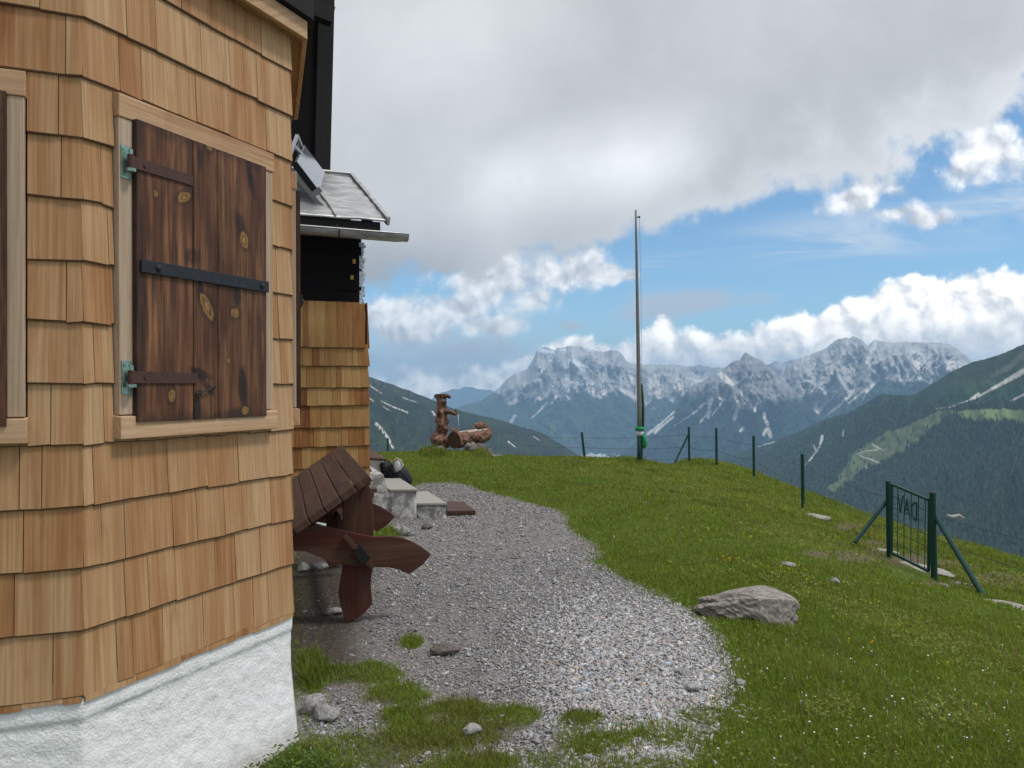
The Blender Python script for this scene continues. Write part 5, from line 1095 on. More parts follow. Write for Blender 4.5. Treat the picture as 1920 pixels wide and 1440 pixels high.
# ================================================================== rocks
def rock(name, label, cat, c, dims, seed, colr=(0.34, 0.32, 0.29), sub=4, rot=0.0, shape=None, rough=0.22, sink=0.3, group=None):
    V, F = ico(sub); V = V.copy()
    s = seed*7.31
    n = fbm(V[:, 0]*1.3+s, V[:, 1]*1.3+V[:, 2]*1.7, 3); n2 = ridged(V[:, 0]*2.6+V[:, 2]*1.4+s, V[:, 1]*2.6-V[:, 2]*1.9, 5); n3 = fbm(V[:, 0]*9+V[:, 2]*7+s, V[:, 1]*9-V[:, 2]*5, 4)
    # a few flat breaks
    rg = np.random.default_rng(seed)
    P = V*(1+rough*n+0.55*rough*(n2-.5))[:, None]
    for _ in range(14 if sub < 5 else 9):
        d = rg.normal(0, 1, 3); d /= np.linalg.norm(d); h = rg.uniform(.60, .92); t = P@d; m_ = t > h; P[m_] -= (d[None]*((t-h)*.85)[:, None])[m_]
    P = P*(1+0.045*n3)[:, None]
    if shape is not None: P = shape(P)
    P = P*np.array(dims)/2; ca, sa = math.cos(rot), math.sin(rot); P = np.stack([P[:, 0]*ca-P[:, 1]*sa, P[:, 0]*sa+P[:, 1]*ca, P[:, 2]], -1)
    c = np.asarray(c, float); P = P+c+np.array([0, 0, dims[2]*(.5-sink)])
    k = np.clip(.5+.8*n3+.4*(n2-.5), 0, 1)[:, None]; base = np.array(colr); col = base*(.45+.8*k); li = sstep(.1, .4, fbm(V[:, 0]*5+s+30, V[:, 1]*5+V[:, 2]*4, 3))[:, None]*.4; col = col*(1-li)+np.array([.17, .15, .12])*li  # recesses coloured darker as crevice shading, plus lichen patches
    gcol = mesh_obj(name, P, F, M['boulder'], None, True, {'col': col}, loc=tuple(c)); tag(gcol, label, cat, group); return gcol
def fn(T):
    c = T.attr('col', 'Color'); g = T.n('ShaderNodeTexCoord').outputs['Object']; a = T.noise(g, 40, 6, 0.65); b = T.noise(g, 9, 4, .6)
    out(T, T.mix(T.smooth(a, .35, .65, 0, .6), c, tuple([0.45]*3), 'MULTIPLY'), 0.92, T.m('ADD', a, b), 0.8, 0.012, spec=.15)
M['boulder'] = mat('weathered_limestone', fn)
q = gp(1412, 1166)
def bshape(P):
    P = P.copy(); t = sstep(-.9, .5, P[:, 0]); P[:, 2] = P[:, 2]*(0.42+0.62*t)-0.06*(1-t); P[:, 2] = np.where(P[:, 2] > .42, .42+(P[:, 2]-.42)*.38, P[:, 2]); P[:, 1] *= (.6+.45*t); return P
rock('boulder', 'large grey boulder lying half sunk in the grass beside the gravel', 'boulder', (q[0]+.0, q[1]+.12, zg(q[0], q[1])), (0.70, 0.46, 0.46), 3, (0.37, 0.33, 0.285), 5, R(-6), bshape, .36, .34)
for i, (px, py, w, d, h, lab) in enumerate([
    (625, 1150, .16, .14, .06, 'flat grey stone lying on bare soil under the folded table'),
    (570, 1070, .14, .14, .10, 'pale stone on the soil under the table, nearest the hut corner'),
    (762, 1002, .22, .16, .13, 'rounded pale stone on the grass tuft below the stone steps'),
    (745, 998, .12, .10, .10, 'small pale stone touching the rounded stone below the steps'),
    (600, 1066, .20, .16, .12, 'grey stone on the soil behind the folded table foot'),
    (838, 1222, .20, .13, .07, 'dark brown stone in the gravel below the small grass tuft'),
    (590, 1330, .15, .12, .12, 'whitish stone beside the white hut base behind the leafy plant'),
    (612, 1345, .17, .12, .08, 'jagged whitish stone on the soil near the foot of the white hut base'),
    (885, 1372, .10, .08, .06, 'whitish stone in the turf, first of the loose stones at the gravel edge'),
    (1388, 1284, .07, .06, .05, 'grey stone at the rounded corner of the gravel patch'),
    (1298, 1292, .11, .08, .05, 'bluish grey flat stone in the pale gravel'),
    (1285, 1262, .12, .07, .035, 'flat white stone slab in the pale gravel'),
    (1768, 1102, .13, .10, .09, 'round white stone in the grass just below the gate'),
    (1565, 1094, .12, .09, .08, 'white stone among the yellow flowers uphill of the boulder'),
    (1478, 1062, .16, .12, .06, 'pale stone lying in the grass above the yellow flowers'),
    (800, 990, .16, .14, .10, 'dark rubble stone at the foot of the lowest step'),
    (765, 1022, .12, .12, .10, 'grey rubble stone in the gravel under the rounded pale stone')]):
    q = gp(px, py); rock('stone', lab, 'stone', (q[0], q[1], zg(q[0], q[1])), (w, d, h), 20+i, (0.40, 0.385, 0.36) if 'dark' not in lab else (0.20, 0.17, 0.15), 3, i*1.3, None, .25, .30)
def slab(px, py, w, d, h, rot, lab, seed):
    q = gp(px, py); rock('footing_stone', lab, 'stone slab', (q[0], q[1], zg(q[0], q[1])-.01), (w, d, h), seed, (0.46, 0.42, 0.36), 3, rot, None, .18, .62)
slab(1715, 1062, 1.15, .42, .12, R(-58), 'long pale stone slab under the gate between its posts', 61)
slab(1872, 1131, .60, .28, .10, R(-40), 'pale stone slab under the foot of the long gate brace', 62)
slab(1520, 966, .95, .30, .12, R(-40), 'pale stone slab at the foot of the fence post beyond the boulder', 63)
slab(1650, 1030, .7, .22, .07, R(-50), 'thin pale slab beside the gate at the uphill post', 64)
slab(1790, 1092, .62, .2, .07, R(-50), 'thin pale slab between the gate and its long brace', 65)
# ================================================================== stone steps
def fn(T):
    g = T.n('ShaderNodeTexCoord').outputs['Object']; a = T.noise(g, 9, 6, .7); b = T.noise(g, 45, 5, .6); h = T.sep(T.n('ShaderNodeNewGeometry').outputs['Normal'])[2]
    c = T.mix(T.smooth(a, .42, .62), (0.27, 0.26, 0.235), (0.66, 0.65, 0.62)); c = T.mix(T.smooth(b, .5, .75, 0, .5), c, (0.10, 0.09, 0.07))
    out(T, c, .95, T.m('ADD', a, T.m('MULTIPLY', b, .6)), .9, .02)
M['old_concrete'] = mat('crumbling_limewashed_concrete', fn)
def fn(T):
    g = T.n('ShaderNodeTexCoord').outputs['Object']; b = T.noise(g, 30, 5, .65); out(T, T.mix(T.smooth(b, .3, .7), (0.30, 0.285, 0.25), (0.38, 0.36, 0.32)), .9, b, .4, .006)
M['tread'] = mat('worn_concrete_tread', fn)
st = thing('stone_steps', 'old white washed stone steps climbing to the annex side', 'steps', tuple(gp(760, 975)))
def rough_block(name, a, b, depth_, z0, z1, m, parent, jit=0.012, chamfer=None):
    """a, b: front corners on the ground; block runs back along the annex side"""
    n1, n2, n3 = 10, 12, 10; V = []; F = []
    def P(u, v, w): q = a+(b-a)*u+dT*depth_*v; return np.array([q[0], q[1], z0+(z1-z0)*w])
    grid = {}
    def vid(i, j, k):
        if (i, j, k) not in grid:
            q = P(i/n1, j/n2, k/n3); e = sum([i in (0, n1), j in (0, n2), k == n3]); s = fbm(np.array(q[0]*5+q[2]*3), np.array(q[1]*5-q[2]*4), 4)
            c = P(.5, .5, .5); d = norm(q-c); q = q+d*(s*jit)-d*(.018 if e >= 2 else 0)
            if chamfer and i == n1 and k >= n3-3: q = q-norm(b-a)*(chamfer*(k-(n3-4))/4)
            grid[(i, j, k)] = len(V); V.append(q)
        return grid[(i, j, k)]
    for i in range(n1):
        for k in range(n3):
            F.append((vid(i, 0, k), vid(i+1, 0, k), vid(i+1, 0, k+1), vid(i, 0, k+1))); F.append((vid(i+1, n2, k), vid(i, n2, k), vid(i, n2, k+1), vid(i+1, n2, k+1)))
    for j in range(n2):
        for k in range(n3):
            F.append((vid(n1, j, k), vid(n1, j+1, k), vid(n1, j+1, k+1), vid(n1, j, k+1))); F.append((vid(0, j+1, k), vid(0, j, k), vid(0, j, k+1), vid(0, j+1, k+1)))
    for i in range(n1):
        for j in range(n2): F.append((vid(i, j, n3), vid(i+1, j, n3), vid(i+1, j+1, n3), vid(i, j+1, n3)))
    return mesh_obj(name, np.array(V), F, m, parent, False)
S3 = pt(837, 970, 10.35)*np.array([1, 1, 0]); dX = np.array([1.0, 0, 0]); dT = dirv(R(-17)); L_ = lambda s: S3-dX*s
def step(s0, s1, h, front, back, top, cham=None):
    a, b = L_(s1)-dT*front, L_(s0)-dT*front
    rough_block('step', a, b, back+front, -.12, h-.035, M['old_concrete'], st, .018, cham)
    V = [a-dX*.0-dT*.012, b+dX*.01-dT*.012, b+dX*.01+dT*(back+front), a+dT*(back+front)]
    if top:
        mb = MB(); mb.hexa([zq(q, h-.033) for q in V]+[zq(q, h) for q in V]); mb.build('tread', M['tread'], st, bevel=.008)
step(0.0, 0.385, .187, 0, 1.25, True)
step(0.375, 0.72, .367, 0.05, 1.3, True)
step(0.71, 1.6, .587, 0.05, 1.5, False, .07)
mb = MB(); q1 = L_(1.02)-dT*.02; mb.hexa([zq(q, .575) for q in (L_(1.3)+dT*.02, L_(.92)+dT*.02, L_(.92)+dT*.5, L_(1.3)+dT*.5)]+[zq(q, .675) for q in (L_(1.3)+dT*.06, L_(.97)+dT*.06, L_(1.02)+dT*.5, L_(1.3)+dT*.5)])
o = mb.build('plastic_box', M['black_plastic'], None, loc=tuple(zq(L_(1.05), .575)), bevel=.01); tag(o, 'flat black plastic box on top of the highest white step', 'box')
# white block with a brown lid further back
wb_ = thing('lidded_wall_block', 'white block with a slanted brown board lid behind the steps', 'wall block', tuple(zq(L_(1.0)+dT*1.6, 0)))
a, b = pt(676, 868, 11.6), pt(719, 868, 11.75)
mb = MB(); P_ = [a, b, b+dT*.5, a+dT*.5]; mb.hexa([zq(q, 0) for q in P_]+[zq(q, float(pt(0, 863, 11.6)[2])) for q in P_]); mb.build('block', M['stucco'], wb_, bevel=.02)
mb = MB(); l0, l1, l2, l3 = pt(702, 862, 11.5), pt(725, 860.5, 11.5), pt(702, 845, 12.6), pt(682, 843, 12.6); l0 = pt(693, 858, 11.5)
dn = np.array([0, 0, -.035]); mb.hexa([l0+dn, l1+dn, l2+dn, l3+dn, l0, l1, l2, l3]); mb.build('lid', M['table_top'], wb_)
# dark board lying by the lowest step
q0 = [gp(838, 966), gp(892, 965), gp(868, 947), gp(838, 946)]; mb = MB(); mb.hexa([q+np.array([0, 0, .004]) for q in q0]+[q+np.array([0, 0, .05]) for q in q0])
o = mb.build('doormat_board', M['table_top'], None, loc=tuple(q0[0])); tag(o, 'reddish brown board lying on the gravel beside the lowest step', 'board')
# ================================================================== backpack
def backpack():
    base = pt(748, 905, 11.75); z0 = .19
    o = thing('backpack', 'black backpack with pale grey top pocket leaning behind the steps', 'backpack', (float(base[0]), float(base[1]), z0))
    M['nylon'] = mat('black_nylon', lambda T: out(T, (0.008, 0.009, 0.014), .6, T.noise(T.n('ShaderNodeTexCoord').outputs['Object'], 25, 4), .5, .02)); M['grey_nylon'] = mat('pale_grey_mesh', lambda T: out(T, (0.50, 0.52, 0.56), .6, T.noise(T.n('ShaderNodeTexCoord').outputs['Object'], 40, 3), .4, .01)); M['tan'] = mat('tan_trim', lambda T: out(T, (0.40, 0.36, 0.30), .7))
    def pp(x, y, dd=0): return pt(x, y, 11.75+dd)
    V, F = ico(4)
    sg = np.sign(V); P = sg*np.abs(V)**.72; n = fbm(V[:, 0]*3, V[:, 1]*3+V[:, 2]*3, 3)
    def blob(nm, c, ex, ey, ez, m, k=.05):
        mesh_obj(nm, c+(P*(1+k*n)[:, None])[:, :1]*ex+(P*(1+k*n)[:, None])[:, 1:2]*ey+(P*(1+k*n)[:, None])[:, 2:]*ez, F, m, o, True)
    ax = (pp(742, 868)-pp(764, 908))/2; sd_ = (pp(768, 890)-pp(726, 897))/2
    blob('main_sack', pp(747, 892), sd_*1.0, np.array([0, .16, 0]), ax*1.05, M['nylon'], .10)
    blob('side_pocket', pp(724, 882), (pp(734, 886)-pp(716, 888))/2, np.array([0, .12, 0]), (pp(722, 868)-pp(730, 900))/2, M['nylon'], .1)
    blob('top_pocket', pp(745, 873, -.13), (pp(752, 869)-pp(741, 878))/2, np.array([0, .04, 0]), (pp(742, 866)-pp(747, 881))/2, M['grey_nylon'], .15)
    mb = MB(); mb.tube([pp(736, 870, -.12), pp(739, 863, -.12), pp(745, 860, -.12), pp(751, 863, -.12), pp(755, 872, -.13), pp(750, 880, -.16), pp(738, 886, -.16)], .014, 8); mb.build('rim', M['tan'], o, True)
    mb = MB(); mb.tube([pp(733, 878, -.15), pp(738, 884, -.17), pp(741, 890, -.18)], .02, 6); mb.tube([pp(728, 864, -.05), pp(733, 870, -.1), pp(737, 880, -.13)], .012, 6); mb.build('strap', M['nylon'], o, True)
backpack()
# ================================================================== tipped up table
def table():
    NR, FR = pt(692, 890, 5.6), pt(640, 833, 7.9); NL = pt(535, 1010, 5.3)
    ax = norm(FR-NR); LT = np.linalg.norm(FR-NR); wv = norm((NL-NR)-ax*np.dot(NL-NR, ax)); W = 0.86; n = norm(np.cross(ax, wv)); n = n if n[2] > 0 else -n
    o = thing('folding_table', 'dark brown slatted garden table tipped up on its carved red brown trestles', 'table', tuple(gp(655, 1160)))
    sl_ = W/7
    for k in range(7):
        mb = MB(); a = NR+wv*(sl_*k+.003); b = NR+wv*(sl_*(k+1)-.003); e = random.uniform(-.01, .01)
        P_ = [a+ax*e, b+ax*e, b+ax*(LT+e), a+ax*(LT+e)]; mb.hexa([q-n*.05 for q in P_]+P_, 1 if False else 2)
        g = [np.array([np.dot(q-NR, wv)+k*3.1, np.dot(q-NR, ax), k]) for q in mb.v]; mb.g = g
        mb.build('slat', M['table_top'], o, bevel=.006)
    c = NR+wv*.02-n*.052
    for tb_ in (.30, LT*.72): mb = MB(); mb.bar(c+ax*tb_+n*-.03, c+wv*(W-.04)+ax*tb_-n*.03, .05, .055, up=n); mb.build('batten', M['table_leg'], o)
    VB = [(643, 943), (652, 925), (668, 905), (680, 896), (689, 905), (695, 917), (698, 930), (700.5, 964), (700, 1009), (701, 1060), (697, 1077), (695, 1098), (697, 1116), (698, 1132), (684, 1150), (668, 1160), (650, 1170), (644, 1154), (639, 1138), (635, 1112), (639, 1088), (643, 1058), (643, 1000)]
    HB = [(530, 1032), (534, 1003), (560, 993), (594, 983), (618, 990), (643, 995), (663, 1000), (702, 1007), (735, 1006), (756, 1009), (776, 1017), (793, 1027), (809, 1040), (793, 1059), (767, 1077), (748, 1068), (730, 1064), (699, 1064), (643, 1059), (622, 1056), (604, 1046), (573, 1034)]
    hax = norm(ax*np.array([1, 1, 0])); pl = gp(652, 1168)
    for rep in (0, 1):
        sh = hax*(1.82*rep)
        for nm, poly, o0, m in (('upright_board', VB, .0, M['table_leg']), ('cross_board', HB, -.045, M['table_leg'])):
            pts = [on_plane(x, y, pl+hax*o0, hax)+sh for x, y in poly]; mb = MB(); sd_ = norm(np.cross(np.array([0, 0, 1.0]), hax))
            if nm == 'upright_board': mb.prism(pts, hax*.044, None, sd_, (0, 0, 1))
            else: mb.prism(pts, hax*.044, None, np.array([0, 0, 1.0]), sd_)
            mb.build(nm, m, o, bevel=.004)
        f = lambda x, y: on_plane(x, y, pl-hax*.075, hax)+sh
        mb = MB(); mb.bar(f(646, 1003), f(700, 1064), .03, .03, up=hax); 
        br = mb.build('brace', M['table_top'], o)
        mb = MB(); mb.bar(f(668, 1028)-hax*.01, f(686, 1050)-hax*.01, .065, .06, up=hax); mb.build('bolt_block', M['black_wood'], br)
    mb = MB(); a = on_plane(672, 1034, pl, hax)+hax*.05; mb.bar(a, a+hax*1.76, .05, .11); mb.build('stretcher', M['table_leg'], o)
    for k in (0, 1):
        mb = MB(); a = on_plane(700+6*k, 928-9*k, pl+hax*1.35, hax); mb.bar(a, a-norm(np.cross(hax, (0, 0, 1)))*.45, .10, .035); mb.build('bench_slat', M['table_top'], o)
table()
# ================================================================== log fountain
def fn(T):
    g = T.attr('gc', 'Vector'); ob = T.n('ShaderNodeTexCoord').outputs['Object']; a = T.noise(T.v('MULTIPLY', g, (9, 2, 1)), 2, 5, .65); b = T.noise(ob, 11, 4, .6)
    c = T.ramp(T.m('ADD', T.m('MULTIPLY', a, .5), T.m('MULTIPLY', b, .5)), [(.36, (.03, .013, .009)), (.46, (.12, .056, .036)), (.57, (.25, .135, .09)), (.68, (.42, .28, .20))]); out(T, c, .75, a, .5, .02)
M['old_log'] = mat('weathered_red_brown_log', fn)
M['cut_end'] = mat('dark_log_end', lambda T: out(T, T.mix(T.noise(T.n('ShaderNodeTexCoord').outputs['Object'], 20, 4), (.05, .022, .016), (.11, .055, .04)), .85))
M['pale_cut'] = mat('pale_sawn_wood', lambda T: out(T, (.45, .36, .29), .8))
def limb(mb, path, rad, n=14, knots=(), amp=.12, seed=0.0, sub=14):
    """knobbly log: path resampled, radius varied around the girth"""
    P_ = [np.asarray(p, float) for p in path]; pts = []; rr = []
    for i in range(len(P_)-1):
        for k in range(sub): t = k/sub; pts.append(P_[i]*(1-t)+P_[i+1]*t); rr.append(rad[i]*(1-t)+rad[i+1]*t)
    pts.append(P_[-1]); rr.append(rad[-1]); b0 = len(mb.v); mb.tube(pts, rr, n)
    for i in range(len(pts)):
        for k in range(n):
            q = mb.v[b0+i*n+k]; d = q-pts[i]; f = 1+amp*float(fbm(np.array(q[0]*6+seed), np.array(q[2]*5+q[1]*6), 3))*2
            for (kc, kr, ka) in knots: f += ka*math.exp(-float(np.sum((q-kc)**2))/kr**2)
            mb.v[b0+i*n+k] = pts[i]+d*f
def fountain():
    D = 22.0; s = D/FPX
    fx = lambda x, y, dd=0: pt(780+x/10.28, 720+y/10.28, D+dd)
    o = thing('log_fountain', 'carved log fountain with spouting branch and hollow root trunk trough on the crest', 'fountain', tuple(fx(600, 1230)))
    mb = MB(); kn = [(fx(400, 700, -.05), .075, .42), (fx(610, 715, -.05), .085, .5), (fx(450, 545, -.14), .07, .5), (fx(470, 800, -.14), .1, .25), (fx(360, 1010, -.05), .12, .5), (fx(420, 1090, -.1), .12, .5), (fx(540, 330, -.1), .05, .5), (fx(600, 870, -.1), .07, .7), (fx(385, 235, 0), .05, .5)]
    limb(mb, [fx(480, 1230), fx(480, 1080), fx(485, 980), fx(495, 850), fx(500, 700), fx(495, 600), fx(492, 480), fx(492, 330), fx(488, 250), fx(487, 195)], [v*s/10.28 for v in (150, 155, 110, 105, 108, 100, 98, 93, 100, 104)], 28, kn, .09, 1.0)
    tr = mb.build('trunk_post', M['old_log'], o, True)
    mb = MB(); mb.tube([fx(487, 196), fx(487, 190)], [104*s/10.28, 96*s/10.28], 18); mb.build('cut_top', M['cut_end'], tr)
    mb = MB(); limb(mb, [fx(560, 225, -.08), fx(620, 238, -.1), fx(668, 268, -.1)], [v*s/10.28 for v in (50, 36, 24)], 10, (), .08, 4.0); mb.build('branch_stub', M['old_log'], tr, True)
    mb = MB(); limb(mb, [fx(520, 530, -.06), fx(600, 535, -.1), fx(690, 550, -.12), fx(760, 575, -.12), fx(805, 580, -.12)], [v*s/10.28 for v in (56, 44, 40, 30, 18)], 12, [(fx(740, 575, -.12), .04, .4)], .06, 7.0); mb.build('spout_branch', M['old_log'], o, True)
    mb = MB(); limb(mb, [fx(775, 560, -.12), fx(778, 520, -.12), fx(775, 485, -.12)], [v*s/10.28 for v in (22, 28, 24)], 10, (), .12, 8.0); mb.build('knob', M['old_log'], o, True)
    for i, (a, b, c, r0) in enumerate([((430, 1030), (350, 1080), (300, 1000), 60), ((430, 1100), (380, 1140), (330, 1180), 55), ((520, 1040), (560, 1090), (600, 1150), 50), ((400, 960), (340, 985), (320, 960), 40)]):
        mb = MB(); limb(mb, [fx(*a, -.08), fx(*b, -.15), fx(*c, -.15)], [r0*s/10.28, r0*.8*s/10.28, r0*.45*s/10.28], 10, (), .15, 10.0+i); mb.build('root', M['old_log'], o, True)
    # the trough log, hollowed on top
    A = fx(735, 1085, -.35); B = fx(1330, 985, .75); ax = norm(B-A); L = np.linalg.norm(B-A); sd_ = norm(np.cross(ax, (0, 0, 1))); up = np.cross(sd_, ax); rad = 158*s/10.28; V = []; F = []; nl, na = 26, 30
    ring = [math.radians(a) for a in np.linspace(-238, 58, na)]
    for i in range(nl):
        t = i/(nl-1); c = A+ax*L*t; r0 = rad*(1-.10*t+.06*math.sin(t*9))
        for k, a in enumerate(ring):
            op = 1.0; q = sd_*math.cos(a)+up*math.sin(a); r1 = r0*(1+.09*float(fbm(np.array(t*4+math.cos(a)), np.array(math.sin(a)*2), 3))*2)
            if 3 > i: r1 = r0*(1.0)
            V.append(c+q*r1)
    nb = len(V)
    for i in range(nl):
        t = i/(nl-1); c = A+ax*L*t; r0 = rad*.74
        for k, a in enumerate(ring): V.append(c+(sd_*math.cos(a)+up*math.sin(a)*.8)*r0*(1 if 2 < i < nl-1 else .98))
    for i in range(nl-1):
        for k in range(na-1):
            F.append((i*na+k, i*na+k+1, (i+1)*na+k+1, (i+1)*na+k)); F.append((nb+i*na+k, nb+(i+1)*na+k, nb+(i+1)*na+k+1, nb+i*na+k+1))
        for k in (0, na-1): F.append((i*na+k, (i+1)*na+k, nb+(i+1)*na+k, nb+i*na+k))
    gcs = [(np.dot(q-A, sd_)*3, np.dot(q-A, ax), 0) for q in V]
    tg = mesh_obj('trough_log', np.array(V), F, M['old_log'], o, True, {'gc': np.array(gcs)})
    mb = MB(); mb.tube([A-ax*.012, A+ax*.10], [rad*1.0, rad*1.0], 30); mb.build('log_end', M['cut_end'], tg)
    mb = MB(); rim = [A+ax*L*t+(sd_*math.cos(ring[0])+up*math.sin(ring[0]))*rad*.9 for t in np.linspace(.08, .95, 10)]; rim2 = [A+ax*L*t+(sd_*math.cos(ring[-1])+up*math.sin(ring[-1]))*rad*.9 for t in np.linspace(.08, .95, 10)]
    mb.tube(rim2, .028, 8); mb.build('sawn_rim', M['pale_cut'], tg, True); mb = MB(); mb.tube(rim, .028, 8); mb.build('sawn_rim', M['pale_cut'], tg, True)
    M['water'] = mat('clear_water', lambda T: out(T, (.25, .30, .33), .08, spec=.7))
    mb = MB(); h = rad*.25; mb.hexa([A+ax*.2-sd_*rad*.62+up*(h-.02), A+ax*.2+sd_*rad*.62+up*(h-.02), A+ax*(L-.1)+sd_*rad*.62+up*(h-.02), A+ax*(L-.1)-sd_*rad*.62+up*(h-.02), A+ax*.2-sd_*rad*.62+up*h, A+ax*.2+sd_*rad*.62+up*h, A+ax*(L-.1)+sd_*rad*.62+up*h, A+ax*(L-.1)-sd_*rad*.62+up*h]); mb.build('trough_water', M['water'], tg)
    mb = MB(); mb.tube([fx(812, 585, -.12), fx(820, 700, -.12), fx(826, 880, -.12)], [.007, .009, .012], 6); mb.build('water_jet', mat('falling_water', lambda T: out(T, (.72, .76, .8), .15)), o, True)
    for i, (x, y, dd, r0, sx) in enumerate([(935, 1090, -.30, 80, 1.2), (1085, 1030, .05, 62, 1.5), (1215, 1050, .25, 92, 1.0), (1010, 1000, -.1, 55, 1.6), (870, 1150, -.35, 60, 1.3)]):
        c = fx(x, y, dd); V_, F_ = ico(3); n_ = 1+.45*fbm(V_[:, 0]*1.8+i*3, V_[:, 1]*2+V_[:, 2]*2, 3)+.2*fbm(V_[:, 0]*6+i, V_[:, 2]*6, 2); V_ = c+V_*n_[:, None]*r0*s/10.28*np.array([sx, 1.0, .9])
        mb = MB(); mb.add(list(V_), [tuple(f) for f in F_]); mb.build('burl', M['old_log'], tg, True)
    # root crown at the far end
    mb = MB()
    for i, (x, y, dd, r0) in enumerate([(1120, 870, .8, 60), (1180, 820, .85, 75), (1260, 800, .9, 80), (1330, 830, .9, 75), (1390, 900, .85, 70), (1380, 980, .8, 95), (1290, 1010, .7, 110), (1200, 980, .5, 90)]):
        c = fx(x, y, dd); V_, F_ = ico(2); n_ = 1+.35*fbm(V_[:, 0]*2+i, V_[:, 1]*2+V_[:, 2]*2, 3); V_ = c+V_*n_[:, None]*r0*s/10.28*np.array([1, 1.2, 1]); mb.add(list(V_), [tuple(f) for f in F_])
    limb(mb, [fx(1300, 800, .9), fx(1310, 740, .9)], [50*s/10.28, 14*s/10.28], 8, (), .2, 3.0); limb(mb, [fx(1160, 820, .9), fx(1150, 765, .9)], [40*s/10.28, 20*s/10.28], 8, (), .2, 5.0); limb(mb, [fx(1370, 870, .9), fx(1400, 800, .9)], [45*s/10.28, 12*s/10.28], 8, (), .2, 9.0); limb(mb, [fx(1110, 860, .85), fx(1085, 815, .85)], [40*s/10.28, 14*s/10.28], 8, (), .2, 11.0); limb(mb, [fx(1270, 790, .9), fx(1285, 725, .9)], [45*s/10.28, 10*s/10.28], 8, (), .2, 14.0); limb(mb, [fx(1230, 800, .9), fx(1240, 750, .9)], [50*s/10.28, 22*s/10.28], 8, (), .2, 6.0)
    mb.build('root_crown', M['old_log'], o, True)
    mb = MB(); V_, F_ = ico(2); mb.add(list(fx(1240, 872, .68)+V_*np.array([130, 60, 42])*s/10.28), [tuple(f) for f in F_]); mb.build('hollow_shade', M['black_wood'], o, True)  # solid black lump that paints the shade inside the root opening
    mb = MB(); limb(mb, [fx(690, 930, -.3), fx(760, 900, -.3), fx(790, 850, -.3)], [55*s/10.28, 60*s/10.28, 18*s/10.28], 12, (), .2, 2.0); mb.build('bark_lump', M['old_log'], o, True)
    for i, (x, y, dd, w, h, lab) in enumerate([(1090, 1190, -.5, .30, .22, 'grey support stone under the middle of the log trough'), (1260, 1150, .2, .42, .34, 'large grey support stone under the root end of the log trough'), (470, 1320, -.9, .24, .14, 'pale stone in the grass below the fountain post'), (1400, 1150, .4, .26, .24, 'pale stone at the outer end of the log trough'), (1130, 1310, -.9, .3, .14, 'pale stone in the grass below the log trough'), (1010, 1230, -.6, .25, .2, 'brownish stone between the log end and the trough stones')]):
        q_ = fx(x, y, dd); q_[2] = float(zg(q_[0], q_[1])); rock('stone', lab, 'stone', q_, (w, w, h*1.3), 80+i, (.24, .22, .20), 3, i*1.1, None, .25, .12)  # stones coloured darker to put the shade under the log into them
fountain()
# ================================================================== flagpole
def flagpole():
    D = 18.4; base = pt(1200.5, 866, D); top = pt(1192, 394, D); o = thing('flagpole', 'tall bare wooden flagpole with green sleeve and tied green cloth on the crest', 'flagpole', tuple(base))
    P_ = lambda t: base+(top-base)*t
    def fn(T):
        g = T.attr('gc', 'Vector'); a = T.noise(T.v('MULTIPLY', g, (60, 2, 1)), 1.5, 4, .6); out(T, T.mix(a, (.15, .14, .13), (.29, .27, .25)), .8, a, .3, .005)
    mb = MB(); mb.tube([P_(t) for t in np.linspace(.1, 1, 10)], list(np.linspace(.057, .022, 10)), 12); mb.build('mast', mat('grey_brown_spruce_pole', fn), o, True)
    mb = MB(); mb.tube([base-np.array([0, 0, .3]), P_(.112)], [.070, .066], 12); mb.build('ground_sleeve', M['green_paint'], o, True)
    mb = MB(); f = lambda x, y, d_=0: pt(x, y, D+d_); mb.tube([f(1192.5, 407), f(1199, 407)], .014, 6); mb.tube([f(1199, 405), f(1199, 409)], .016, 6); mb.build('pulley', M['iron'], o)
    rope = mat('grey_rope', lambda T: out(T, (.20, .22, .24), .8)); grope = mat('green_rope', lambda T: out(T, (.03, .12, .08), .8)); M['gcloth'] = mat('bright_green_cloth', lambda T: out(T, (.015, .27, .10), .7, T.noise(T.n('ShaderNodeTexCoord').outputs['Object'], 14, 4), .6, .03)); M['wcloth'] = mat('white_band', lambda T: out(T, (.62, .63, .65), .7, T.noise(T.n('ShaderNodeTexCoord').outputs['Object'], 20, 4), .6, .02))
    mb = MB(); mb.tube([f(1199, 409), f(1202, 560), f(1203.5, 720)], .0038, 5); mb.build('halyard', rope, o)
    mb = MB(); mb.tube([f(1203.5, 718), f(1204, 725), f(1206, 760), f(1205, 800)], [.012, .022, .026, .022], 7, jit=.2); mb.build('rope_coil', grope, o, True)
    mb = MB(); mb.tube([f(1207, 735, -.05), f(1208.5, 770, -.05), f(1207, 806, -.05)], .010, 6); mb.build('rope_tail', rope, o, True)
    for nm, y0, y1, r_, m in (('cloth_wrap', 800, 807.5, .105, M['gcloth']), ('white_band', 808, 817, .088, M['wcloth'])):
        mb = MB(); mb.tube([f(1200, y0), f(1200, (y0+y1)/2), f(1200, y1)], [r_*.85, r_, r_*.9], 14, jit=.08); mb.build(nm, m, o, True)
    mb = MB(); mb.tube([f(1206, 812, -.05), f(1208, 822, -.05), f(1209, 832, -.05), f(1208, 838, -.05), f(1207, 841, -.05)], [.02, .05, .055, .04, .01], 10, jit=.12); mb.build('hanging_pouch', M['gcloth'], o, True)
flagpole()
